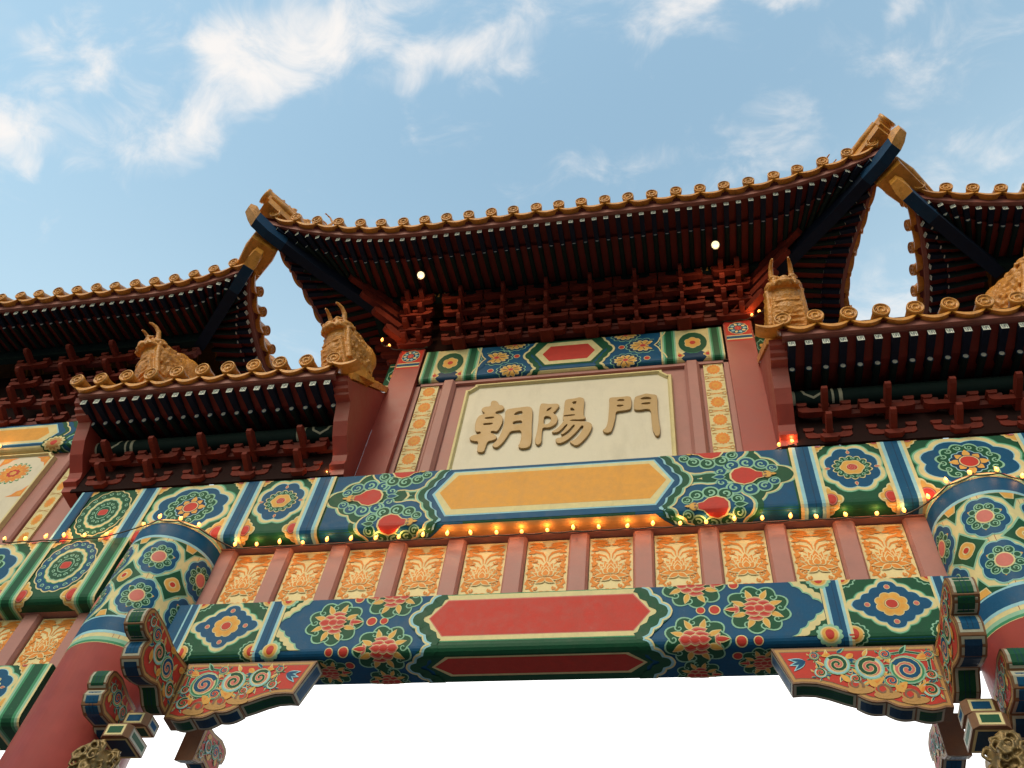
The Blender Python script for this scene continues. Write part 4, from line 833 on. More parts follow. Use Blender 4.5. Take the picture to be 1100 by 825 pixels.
def hornend(root,E,vh,sd_,s):
    """stack of glazed moulded tiles at a hip end, with small crouching ornaments behind"""
    b=MB(); up=Vector((0,0,1))
    def blk(p0,p1,w0,w1,z0,z1,mt='tile'):
        vs=[]
        for p,w in ((p0,w0),(p1,w1)):
            for a,c in ((-1,z0),(1,z0),(1,z1),(-1,z1)): vs.append(p+sd_*a*w*1.2+up*(c*1.45+.03))
        b.add(vs,[(3,2,1,0),(4,5,6,7),(0,1,5,4),(1,2,6,5),(2,3,7,6),(3,0,4,7)],mt)
    blk(E-vh*.42-up*.07,E+vh*.10+up*.02,.10,.125,-.055,.02); blk(E-vh*.42-up*.06,E+vh*.13+up*.03,.085,.10,.02,.085); blk(E-vh*.42-up*.06,E+vh*.08+up*.03,.10,.115,.085,.115)
    b.tube([E-vh*.50+up*.15,E-vh*.1+up*.25,E+vh*.15+up*.29],[.085,.09,.094],'tile',14)
    for a in (1,-1): b.tube([E-vh*.42+sd_*a*.11+up*.02,E-vh*.1+sd_*a*.13+up*.09,E+vh*.09+sd_*a*.125+up*.15],[.03,.045,.03],'tile',10)
    b.lathe(E+vh*.15+up*.29,vh+up*.15,[(.08,-.02),(.104,0),(.104,.03),(.085,.036),(.078,.02),(.05,.02),(.045,.032),(.001,.034)],'tile',18)
    b.build('ridge_end',root)
    g=MB()
    for j,(t,sc) in enumerate(((.05,.8),(.22,1.0),(.42,1.05))):
        c=E-vh*t+up*(.34-.03*j)
        g.sph(c,(.045*sc,.045*sc,.06*sc),'statue'); g.sph(c+vh*.035+up*.07*sc,.04*sc,'statue'); g.sph(c+vh*.075+up*.062*sc,.022*sc,'statue'); g.tube([c-vh*.03,c-vh*.08+up*.05,c-vh*.06+up*.10],[.03,.022,.01],'statue',6); g.sph(c+vh*.02+up*.115*sc,(.02,.02,.03),'statue')
        g.tube([c+vh*.02-up*.05,c+vh*.05-up*.06],.03,'statue',6); g.sph(c-up*.06,(.06,.06,.03),'statue')
    organic('hip_figure',g,root,'statue',.011,2,.006,.03)
    # curled beast farther up the hip
    g=MB(); c=E-vh*.66+up*.36
    g.sph(c-up*.03,(.13,.10,.08),'statue'); g.sph(c-up*.18,(.10,.08,.14),'statue'); g.sph(c+up*.06+vh*.06,(.08,.07,.08),'statue'); g.sph(c+vh*.15+up*.05,(.05,.045,.04),'statue'); g.tube([c-vh*.05+up*.05,c-vh*.12+up*.14],[.05,.02],'statue',6)
    for a in (1,-1):
        g.sph(c+sd_*.06*a+up*.1,(.04,.03,.05),'statue'); g.sph(c+sd_*.07*a-vh*.05,(.05,.03,.05),'statue')
        g.tube([c+sd_*.05*a+vh*.05+up*.11,c+sd_*.06*a+vh*.02+up*.22,c+sd_*.05*a+vh*.08+up*.31,c+sd_*.05*a+vh*.16+up*.33],[.022,.019,.014,.010],'statue',8)
    organic('horned_beast',g,root,'statue',.011,2,.007,.03)
main=hip_roof('large central roof with upturned corners above the name plaque',XM,3.36,4.03,5.33,10.63,.25,.17,.38,2.30,4.93,10.80,2.1,11.9,ho=-.04)
side_l=hip_roof('left side roof, its inner corner curling up beside the central roof',XM-6.05,2.57,4.28,5.35,10.33,.15,.07,.20,1.75,4.95,10.42,1.5,11.5,sides=(1,),front_range=(-9.5,-4))
side_r=hip_roof('right side roof, cut by the right edge of the photo',XM+6.05,2.57,4.28,5.35,10.33,.15,.07,.20,1.75,4.95,10.42,1.5,11.5,sides=(-1,),front_range=(1.5,4.6))
# ------------------------------------------------------------------ pent roofs over the columns
def pent_roof(label,s):
    x0,x1=sorted((XM+s*1.93,XM+s*4.74)); yb=5.22; root=empty('pent_roof',((x0+x1)/2,yb,8.5),label,'roof','low roofs over the columns')
    yf,ze=4.36,8.40; ys,zs=5.2,9.22; xa,xb=x0+.10,x1-.10
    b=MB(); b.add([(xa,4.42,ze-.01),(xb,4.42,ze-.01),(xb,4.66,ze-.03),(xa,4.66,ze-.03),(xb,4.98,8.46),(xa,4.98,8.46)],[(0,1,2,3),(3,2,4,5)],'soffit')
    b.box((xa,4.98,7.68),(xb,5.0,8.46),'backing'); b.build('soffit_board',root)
    b=MB(); b.box((xa-.02,4.37,ze+.005),(xb+.02,4.405,ze+.09),'fascia'); b.box((xa-.02,4.405,ze+.0),(xb+.02,4.44,ze+.02),'fascia'); b.build('eave_board',root)
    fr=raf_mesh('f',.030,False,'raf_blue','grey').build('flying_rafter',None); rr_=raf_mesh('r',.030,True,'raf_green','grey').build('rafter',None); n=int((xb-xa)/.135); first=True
    for i in range(n):
        x=xa+.05+(xb-xa-.1)*i/(n-1)
        place_rafter(rr_,(x,4.98,8.43),(x,4.66,8.355),root,first); place_rafter(fr,(x,4.78,8.42),(x,4.42,8.385),root,first); first=False
    b=MB(); b.tube([(xa,4.95,8.25),(xb,4.95,8.25)],.085,'raf_green',14)
    for e_ in (xa,xb):
        sg=1 if e_==xa else -1
        P=Paint(lambda u,v,o:(u,4.95-(.085+o)*math.cos((v-8.25)/.085),8.25+(.085+o)*math.sin((v-8.25)/.085)),(xa+.01,xb-.01,8.13,8.37),(),[8.25+i*.02 for i in range(-6,7)]); P.g['ornament']=b
        p=Pen(P,e_,8.25,sg,1); p.rect(.03,-.12,.06,.12,'grey',0); p.rect(.36,-.12,.38,.12,'grey',0); p.rect(.42,-.12,.45,.12,'grey',0); p.rib([(.10,.10),(.14,-.02),(.21,-.06),(.28,-.02),(.32,.10)],.022,'grey',1)
    b.build('purlin',root)
    tb=MB(); sl=MB(); n=11; xs=[XM+s*(2.04+.268*i) for i in range(n)]; prev=None
    for x in xs:
        p=Vector((x,yf-.045,ze+.175)); tile_cap(tb,p,(0,-1,-.20),.072)
        sl.tube([(x,yf,ze+.16),(x,4.65,ze+.36),(x,4.95,ze+.60),(x,ys,zs-.02)],.06,'tile',8,False)
        if prev is not None: drip_tile(tb,prev-Vector((0,-.04,.066)),p-Vector((0,-.04,.066)),(0,-1,0),.078,.024)
        prev=p
    e1=XM+s*1.80; drip_tile(tb,(e1,yf-.03,ze+.115),(xs[0],yf-.03,ze+.115),(0,-1,0),.06); tb.build('eave_tile',root)
    L=[(yf-.02,ze+.10),(4.65,ze+.30),(4.95,ze+.54),(ys,zs-.08)]; sl.strip([(x0,y,z) for y,z in L],[(x1,y,z) for y,z in L],'tiledark'); sl.strip([(x0,y,z-.03) for y,z in L],[(x1,y,z-.03) for y,z in L],'soffit'); sl.build('tile_slope',root)
    # gable boards with a moulded, bellied front edge
    pf=[(5.06,7.69),(4.985,7.69),(4.975,7.75),(4.93,7.77),(4.95,7.84),(4.93,7.90),(4.80,8.02),(4.72,8.14),(4.675,8.26),(4.64,8.33),(4.56,8.335),(4.55,8.36),(4.51,8.365),(4.50,8.40),(4.46,8.41),(4.44,8.47),(4.52,8.50),(5.19,9.22),(5.19,7.69)]
    for xg in (XM+s*1.975,XM+s*4.67):
        b=MB(); b.prism(pf,xg-.07,xg+.07,'post_red','x'); b.build('gable_board',root)
        b=MB(); o=xg-s*0; tr=[(4.50,8.50),(5.19,9.235),(5.19,9.33),(4.46,8.56)]; b.prism(tr,xg-.085,xg+.085,'tile','x'); b.build('gable_trim',root)
    b=MB(); xg=XM+s*1.985; g=MB()
    for i in range(9):
        t=i/8; y=4.62+.55*t; z=8.72+.56*t; g.sph((xg,y,z),(.055,.07,.075),'tile'); g.sph((xg,y+.02,z+.06),(.035,.05,.05),'tile')
    organic('gable_ridge',g,root,'tile',.014,2,.018,.035)
    return root
pent_roof('low tiled roof over the left column with two horned beasts on it',-1); pent_roof('low tiled roof over the right column with a horned beast facing forward',1)
# ------------------------------------------------------------------ bracket sets under the eaves
def bow_arm(b,x,y,z,l,h,d,mt='bracket_red'):
    """bracket arm with upswept rounded ends, three bearing blocks on top"""
    p=[(x-l,z+h),(x-l,z+h*.35),(x-l*.86,z+h*.06),(x-l*.62,z),(x+l*.62,z),(x+l*.86,z+h*.06),(x+l,z+h*.35),(x+l,z+h),(x+l*.66,z+h),(x+l*.5,z+h*.72),(x-l*.5,z+h*.72),(x-l*.66,z+h)]
    b.prism(p,y-d,y+d,mt,'y')
    for c in (-l*.83,0,l*.83): 
        zz=z+h if c else z+h*.72
        b.prism([(x+c-.028,zz+.001),(x+c+.028,zz+.001),(x+c+.042,zz+.022),(x+c+.042,zz+.045),(x+c-.042,zz+.045),(x+c-.042,zz+.022)],y-d-.012,y+d+.012,mt,'y')
def nose(b,x,y0,y1,z,w,h,dz,ang=0,mt='bracket_red',org=None):
    """slanting lever arm that sticks out towards the viewer, bevelled beak"""
    p=[(y0,z),(y1+.03,z+dz),(y1,z+dz+h*.3),(y1-.0,z+dz+h*.75),(y1+.05,z+dz+h),(y0,z+h)]
    m=MB(); m.prism(p,x-w,x+w,mt,'x')
    if ang:
        ox,oy=org; ca,sa=math.cos(ang),math.sin(ang); m.v=[(ox+(a-ox)*ca-(c-oy)*sa,oy+(a-ox)*sa+(c-oy)*ca,e_) for a,c,e_ in m.v]
    b.add(m.v,m.f,mt)
def bracket_set(label,x,y,z,tiers,dy,dz,grp,nl=.11,nz=.045,al=.20,ag=.245):
    root=empty('bracket_set',(x,y,z),label,'bracket set',grp)
    b=MB(); b.prism([(x-.05,z),(x+.05,z),(x+.075,z+.03),(x+.075,z+.055),(x-.075,z+.055),(x-.075,z+.03)],y-.09,y+.06,'bracket_red','y'); b.build('base_block',root)
    for i in range(tiers):
        yy=y-.02-dy*i; zz=z+.05+dz*i
        b=MB(); bow_arm(b,x,yy,zz,al*(1.0 if i%2 else .86),.075,.03); b.build('bracket_arm',root)
        b=MB(); bow_arm(b,x+ag,yy+.07,zz+.035,al*.78,.085,.03,'dark_red'); b.build('inner_arm',root)
        b=MB(); nose(b,x,y+.12,yy-nl-dy*.5,zz-.02-nz*.4,.019 if nl<.15 else .024,.10 if nl<.15 else .075,nz); b.build('bracket_nose',root)
    return root
proto=None
for i in range(-3,3):
    x=XM+.245+.49*i; lb='tiered red bracket set under the central eave, %s of six from the left post'%(('first','second','third','fourth','fifth','sixth')[i+3])
    if proto is None: proto=bracket_set(lb,x,5.16,10.0,4,.075,.175,'bracket sets under the central roof',al=.238)
    else: copy_tree(proto,Vector((x,5.16,10.0)),lb)
def corner_set(label,s):
    x,y,z=XM+s*1.76,5.24,10.03; root=empty('corner_bracket_set',(x,y,z),label,'bracket set','corner bracket sets of the central roof')
    for i in range(4):
        yy=y-.08-.085*i; zz=z+.04+.17*i
        b=MB(); bow_arm(b,x,yy,zz,.19,.075,.03); b.build('bracket_arm',root)
        for dx in (-.10,.07):
            b=MB(); nose(b,x+dx,y+.1,yy-.14,zz,.026,.08,.04); b.build('bracket_nose',root)
        # long diagonal lever towards the roof corner and arms along the flank
        b=MB(); nose(b,x+s*.02,y+.1,y-.42-.20*i,zz,.036,.10,.09,s*PI/4,org=(x,y)); b.build('diagonal_nose',root)
        b=MB(); nose(b,x,y+.0,y-.22-.11*i,zz,.026,.08,.04,s*PI/2,org=(x,y+.16)); b.build('flank_nose',root); b=MB(); nose(b,x,y+.0,y-.22-.11*i,zz,.026,.08,.04,s*PI/2,org=(x,y+.40)); b.build('flank_nose',root)
        xf=x+s*(.12+.085*i); m=MB(); bow_arm(m,0,0,zz,.22,.075,.03); m.v=[(xf+b_,y+.42+a,c) for a,b_,c in m.v]; m.build('flank_arm',root)
    return root
corner_set('fan of red bracket arms at the left corner under the central roof',-1); corner_set('fan of red bracket arms at the right corner under the central roof',1)
# boards and purlin that close the space behind the sets
r=empty('eave_purlin',(XM,4.95,10.7),'dark painted purlin and backing boards above the brackets of the central roof','purlin')
b=MB(); b.box((XM-2.28,4.91,10.68),(XM+2.28,4.99,10.79),'raf_green',.012)
P=Paint(lambda u,v,o:(u,4.91-o,v),(XM-2.2,XM+2.2,10.69,10.78)); P.g['ornament']=b
for s in (1,-1):
    p=Pen(P,XM+s*1.62,10.735,s,1); p.rect(-.17,-.045,-.15,.045,'cream',0); p.rect(-.11,-.045,-.09,.045,'gold',0); p.lobe(-.02,0,.05,.04,8,.2,'gold',0); p.petal(.04,.05,-PI/2,.09,.10,'red',1); p.rect(.10,-.045,.12,.045,'cream',0); p.rect(.15,-.045,.165,.045,'cream',0)
b.build('purlin',r)
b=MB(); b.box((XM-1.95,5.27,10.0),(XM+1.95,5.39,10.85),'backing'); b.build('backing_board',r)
for s in (1,-1):
    b=MB(); xx=XM+s*2.26; b.box((min(xx,xx+s*.08),4.99,10.68),(max(xx,xx+s*.08),5.75,10.79),'raf_green'); b.build('purlin',r)
# sets under the pent roofs and the side roofs
proto=None; nm=('first','second','third','fourth','fifth')
for s,side in ((-1,'left'),(1,'right')):
    for i in range(5):
        d=2.30+.50*i if s>0 else 4.34-.50*i
        lb='small red bracket set under the low %s roof, %s from its %s end'%(side,nm[i],'left')
        if proto is None: proto=bracket_set(lb,XM+s*d,5.02,7.70,2,.10,.22,'bracket sets under the low roofs',(.17),.11,.215)
        else: copy_tree(proto,Vector((XM+s*d,5.02,7.70)),lb)
proto=None
for s,side in ((-1,'left'),(1,'right')):
    for i in range(4 if s<0 else 1):
        lb='red bracket set under the %s side roof, %s from its inner corner'%(side,nm[i])
        if proto is None: proto=bracket_set(lb,XM+s*(4.75+.56*i),5.24,9.18,4,.09,.26,'bracket sets under the side roofs',.17,.10,.21)
        else: copy_tree(proto,Vector((XM+s*(4.75+.56*i),5.24,9.18)),lb)
for s,side in ((-1,'left'),(1,'right')):
    r=empty('eave_purlin',(XM+s*6,4.95,10.3),'dark purlin and backing board under the %s side roof'%side,'purlin')
    x0,x1=sorted((XM+s*4.32,XM+s*8.2)); b=MB(); b.box((x0,4.92,10.22),(x1,5.0,10.40),'raf_green',.012); b.build('purlin',r)
    b=MB(); b.box((x0+.3 if s>0 else x0,5.33,9.17 if s<0 else 8.0),(x1 if s>0 else x1-.3,5.45,10.45),'backing'); b.build('backing_board',r)
# ------------------------------------------------------------------ carved brackets under the lower beam
def edge_blocks(b,pts,a,c,fn,cols):
    """painted blocks across the thickness of a scalloped edge: pts = runs of outline points, one run per block"""
    for run,col in zip(pts,cols):
        n=len(run); mid=(a+c)/2; hw=abs(c-a)/2
        def off(i,o):
            p=Vector(run[i]); q=Vector(run[min(i+1,n-1)])-Vector(run[max(i-1,0)]); nn=Vector((q.y,-q.x)).normalized(); return p+nn*o
        L=[0]; 
        for i in range(1,n): L.append(L[-1]+(Vector(run[i])-Vector(run[i-1])).length)
        tot=L[-1]
        def at(s,o):
            s=max(0,min(tot,s))
            for i in range(1,n):
                if s<=L[i]+1e-9:
                    t=(s-L[i-1])/max(1e-9,L[i]-L[i-1]); p=off(i-1,o).lerp(off(i,o),t); return p
            return off(n-1,o)
        for m_,cc,o in ((.006,'grey',.0015),(.022,col,.003),(.026+tot*.0,col,.0035)):
            k=8; vs=[]
            for i in range(k+1):
                p=at(m_+(tot-2*m_)*i/k,o); vs+=[fn(p.x,p.y,mid-hw+m_),fn(p.x,p.y,mid+hw-m_)]
            b.add(vs,[(2*i,2*i+1,2*i+3,2*i+2) for i in range(k)],cc)
        # dark joint lines of the paint
        for t in (.33,.66):
            p=at(tot*.06,.0045); q=at(tot*.94,.0045); w=mid-hw+.03+(2*hw-.06)*t
            vs=[]; 
            for i in range(7):
                p=at(.03+(tot-.06)*i/6,.0048); vs+=[fn(p.x,p.y,w-.002),fn(p.x,p.y,w+.002)]
            b.add(vs,[(2*i,2*i+1,2*i+3,2*i+2) for i in range(6)],'navy')
def face_paint(b,outl,fmap,scrolls,red='red'):
    """recessed red field with a raised brown frame and painted scrolls on one face"""
    x0=min(p[0] for p in outl)-.1; x1=max(p[0] for p in outl)+.1; z0=min(p[1] for p in outl)-.1; z1=max(p[1] for p in outl)+.1
    P=Paint(fmap,(x0,x1,z0,z1)); P.g['ornament']=b; p=Pen(P,0,0,L=0)
    p.poly(inset(outl,.012),'tan',0); p.poly(inset(outl,.030),'brown',1); p.poly(inset(outl,.036),red,2)
    for (x,y,r,*_),(x2,y2,r2,*_2) in zip(scrolls[:-1],scrolls[1:]):
        p.rib([(x,y),((x+x2)/2,(y+y2)/2+.025),(x2,y2)],.020,'mint',3); p.rib([(x,y),((x+x2)/2,(y+y2)/2+.025),(x2,y2)],.011,'green',4)
    for x,y,r,a,t,c in scrolls:
        for k in range(7):
            aa=a+2*PI*k/7; rr2=r*(1.02+.12*(k%2)); p.petal(x+rr2*math.cos(aa),y+rr2*math.sin(aa),aa+.8,r*.85,r*.34,'mint' if k%2 else 'cream',5+k%2); p.petal(x+rr2*1.03*math.cos(aa),y+rr2*1.03*math.sin(aa),aa+.8,r*.68,r*.20,('green' if c=='blue' else 'blue') if k%3 else 'gold',7+k%2)
        p.ell(x,y,r*1.02,r*1.02,'mint',9,18); p.ell(x,y,r*.92,r*.92,'midgreen' if c=='blue' else 'ltblue',9.5,18); p.ell(x,y,r*.80,r*.80,'cream',10,18); p.ell(x,y,r*.70,r*.70,'pink' if r>.06 else 'red',10.5,18)
        p.spiral(x,y,r*.80,a,t,r*.42,'cream',11,.08,20); p.spiral(x,y,r*.80,a,t,r*.30,c,12,.08,20)
    return p
def arcs(a,c,depth,n=6):
    a=Vector(a);c=Vector(c);d=c-a;nn=Vector((d.y,-d.x)).normalized(); return [tuple(a+d*(i/n)+nn*depth*math.sin(PI*i/n)) for i in range(n+1)]
def carved(label,s):
    w0=2.57; X=lambda d:XM+s*(w0-d)
    root=empty('carved_bracket',(X(0),5.02,5.66),label,'bracket','carved brackets under the lower beam')
    # wing along the beam, local (d,z): from the corner towards mid-span
    runs=[arcs((.045,5.20),(.21,5.205),.02),arcs((.21,5.205),(.37,5.245),.022),arcs((.37,5.245),(.53,5.29),.022),[(.53,5.30),(.60,5.325),(.68,5.36),(.76,5.385),(.84,5.39),(.90,5.385)]]
    tip=[(.90,5.385),(1.0,5.655)]
    outl=[(0,5.66),(0,5.20)]+[q for r in runs for q in r]+[(1.0,5.66)]
    ol=[]
    for q in outl:
        if not ol or (Vector(q)-Vector(ol[-1])).length>.004: ol.append(q)
    b=MB(); b.prism([(X(d),z) for d,z in ol],5.02,5.16,'brown','y')
    fm=lambda u,v,o:(X(u),5.02-o,v)
    p=face_paint(b,ol,fm,[(.20,5.47,.105,0.5,1.6,'blue'),(.42,5.49,.088,2.2,-1.5,'green'),(.61,5.52,.078,.8,1.5,'green'),(.10,5.32,.050,1.0,1.2,'green'),(.31,5.39,.045,.4,1.2,'blue'),(.07,5.43,.035,.4,1.2,'green'),(.05,5.58,.03,.4,1.2,'blue'),(.31,5.59,.036,2.0,1.2,'blue'),(.52,5.41,.034,2.0,1.2,'green'),(.72,5.46,.038,1.0,1.2,'green'),(.74,5.59,.03,1.0,1.2,'blue')])
    for x,z,a,l,w in ((.16,5.30,2.2,.10,.055),(.30,5.31,2.4,.11,.055),(.44,5.36,2.6,.11,.055),(.06,5.58,-.4,.08,.05),(.50,5.60,-.6,.07,.04),(.64,5.60,-.2,.06,.035)): p.petal(x,z,a,l,w,'gold',9); p.petal(x,z,a,l*.7,w*.4,'orange',10)
    for sg in (-1,0,1): p.petal(.80,5.55,-.3+sg*.45,.11,.035,'ltblue',8+sg); p.petal(.80,5.55,-.3+sg*.45,.09,.022,'blue',10+sg)
    for (x,z,r) in ((.225,5.285,.052),(.375,5.325,.052),(.525,5.365,.048)): p.ell(x-.02,z-.035,.08,.03,'tan',7); p.ell(x,z,r,r*.9,'tan',8); p.ell(x+.012,z+.006,r*.6,r*.5,'red',9); p.spiral(x,z,r*.9,3.6,-1.0,.018,'brown',10,.3,12); p.petal(x+.03,z+.02,.9,.08,.04,'gold',10)
    fn=lambda d,z,y:(X(d),y,z)
    edge_blocks(b,runs,5.025,5.155,fn,['green','navy','navy','green']); edge_blocks(b,[tip],5.025,5.155,fn,['blue'])
    b.build('beam_wing',root)
    # wing that comes forward from the corner, local (y,z)
    runs=[[(5.02,5.225),(4.93,5.235),(4.83,5.30),(4.79,5.305)],[(4.785,5.30),(4.70,5.265),(4.62,5.245),(4.55,5.265),(4.50,5.30)],[(4.495,5.31),(4.475,5.37),(4.485,5.42),(4.50,5.445)],[(4.495,5.45),(4.45,5.445),(4.40,5.455),(4.36,5.48),(4.345,5.53),(4.345,5.57),(4.36,5.61),(4.39,5.635)]]
    ol=[(5.02,5.64)]+[q for r in runs for q in r]+[(4.44,5.645),(4.60,5.645),(4.80,5.615)]
    xi=X(.0)+s*0; xo=xi+s*.15
    b=MB(); b.prism(ol,min(xi,xo),max(xi,xo),'brown','x')
    fm=lambda u,v,o:(xi-s*o,u,v)
    p=face_paint(b,ol,fm,[(4.80,5.45,.085,.5,1.6,'blue'),(4.65,5.46,.078,2.2,-1.5,'green'),(4.54,5.53,.055,.8,1.3,'blue'),(4.93,5.37,.058,.8,1.3,'green'),(4.44,5.56,.038,.8,1.2,'green')])
    for x,z,a in ((4.92,5.30,2.5),(4.72,5.33,1.2),(4.60,5.35,2.0),(4.93,5.54,.5),(4.74,5.58,.2)): p.petal(x,z,a,.09,.05,'gold',9); p.petal(x,z,a,.06,.02,'orange',10)
    fn=lambda y,z,x:(x,y,z); edge_blocks(b,[[(y,z) for y,z in r][::-1] for r in runs],xi+s*.006,xo-s*.006,fn,['green','navy','blue','green'])
    b.build('forward_wing',root)
    # bearing blocks at the foot of the corner
    for (dx,y0,y1,z0,z1,c) in ((-.10,4.86,5.02,5.05,5.14,'blue'),(-.07,4.70,4.95,4.85,4.94,'green')):
        xc=X(dx); b=MB(); pl=[(xc-.10,y1),(xc-.10,y0+.03),(xc-.07,y0),(xc+.07,y0),(xc+.10,y0+.03),(xc+.10,y1)]
        b.prism(pl,z0,z1,'brown','z')
        P=Paint(lambda u,v,o:(u,y0-o,v),(xc-.07,xc+.07,z0,z1)); P.g['ornament']=b; p=Pen(P,0,0); p.rect(xc-.065,z0+.008,xc+.065,z1-.008,'cream',0); p.rect(xc-.05,z0+.02,xc+.05,z1-.02,c,1)
        P=Paint(lambda u,v,o:(u,v,z0-o),(xc-.09,xc+.09,y0,y1)); P.g['ornament']=b; p=Pen(P,0,0); p.rect(xc-.085,y0+.035,xc+.085,y1,'cream',0); p.rect(xc-.07,y0+.05,xc+.07,y1-.02,'green' if c=='blue' else 'navy',1)
        for e_ in (1,-1):
            P=Paint(lambda u,v,o:(xc+e_*(.10+o),u,v),(y0+.03,y1,z0,z1)); P.g['ornament']=b; p=Pen(P,0,0); p.rect(y0+.04,z0+.01,y1-.01,z1-.01,'grey',0); p.rect(y0+.055,z0+.026,y1-.025,z1-.026,c,1)
        b.build('bearing_block',root)
carved('painted carved bracket under the left end of the lower beam',-1); carved('painted carved bracket under the right end of the lower beam',1)
def side_wing(label,s,w,yo,zo,grp,back=False,front=None):
    """scalloped bracket wing standing out from a column, seen edge on"""
    x=XM+s*w; root=empty('bracket_wing',(x,yo,zo),label,'bracket',grp); m=-1 if not back else 1
    pr=[[(.40,-.34),(.30,-.30),(.26,-.27)],[(.26,-.265),(.12,-.28),(.05,-.25),(.02,-.19),(.035,-.145)],[(.03,-.14),(.0,-.12),(-.012,-.07),(.0,-.02),(.03,.0)]]
    T=lambda q:(yo-m*q[0] if back else yo+q[0],zo+q[1])
    runs=[[T(q) for q in r] for r in pr]; 
    ol=[q for r in runs for q in r]+[T((.12,.012)),T((.26,-.02)),T((.40,-.03))]
    if not back: runs=[r[::-1] for r in runs]
    b=MB(); xo=x+s*.15; b.prism(ol,min(x,xo),max(x,xo),'brown','x')
    fm=lambda u,v,o:(x-s*o,u,v); t=lambda a,c:T((a,c))
    sc=[(*t(.16,-.12),.055,.5,1.4,'blue'),(*t(.28,-.15),.05,2.2,-1.4,'green'),(*t(.08,-.10),.032,.8,1.2,'green'),(*t(.34,-.25),.03,.8,1.2,'green')]
    p=face_paint(b,ol,fm,sc)
    for a,c,g_ in ((.10,-.2,2.0),(.24,-.23,1.0),(.34,-.1,.4)): q=t(a,c); p.petal(q[0],q[1],g_,.07,.04,'gold',9)
    edge_blocks(b,runs,x+s*.006,xo-s*.006,lambda y,z,xx:(xx,y,z),['navy','blue','green'])
    b.build('carved_wing',root); return root
side_wing('small scalloped bracket wing on the front of the left column, above the gilt carving',-1,2.80,4.60,5.30,'small bracket wings on the columns'); side_wing('small scalloped bracket wing on the front of the right column, above the gilt carving',1,2.80,4.60,5.30,'small bracket wings on the columns')
side_wing('pale bracket wing on the rear side of the gate, seen below the left bracket',-1,2.60,6.0,5.60,'rear bracket wings',True); side_wing('pale bracket wing on the rear side of the gate, seen below the right bracket',1,2.60,6.0,5.60,'rear bracket wings',True)
for s,side in ((-1,'left'),(1,'right')):
    x=XM+s*2.68; y,z=4.66,4.66; r=empty('gilt_carving',(x,y,z),'dull gold carved scroll lump at the foot of the %s column bracket'%side,'carving','gilt carvings'); g=MB(); rnd=random.Random(5)
    g.sph((x,y+.12,z-.02),(.13,.17,.14),'oldgold'); g.box((x-.07,y+.2,z-.08),(x+.07,y+.6,z+.06),'oldgold')
    for i in range(34):
        a=rnd.uniform(0,2*PI); e_=rnd.uniform(-.9,1.1); q=Vector((x+.12*math.cos(a)*math.cos(e_),y+.12-.16*abs(math.sin(a))*math.cos(e_),z-.02+.13*math.sin(e_)))
        g.tube([q*1+(Vector((.045*math.cos(t*1.2+i),-.03-.008*t,.045*math.sin(t*1.2+i)))*(1-t*.12)) for t in range(7)],[.014-.0012*t for t in range(7)],'oldgold',6)
    organic('scroll_body',g,r,'oldgold',.007,0,.004,.03)
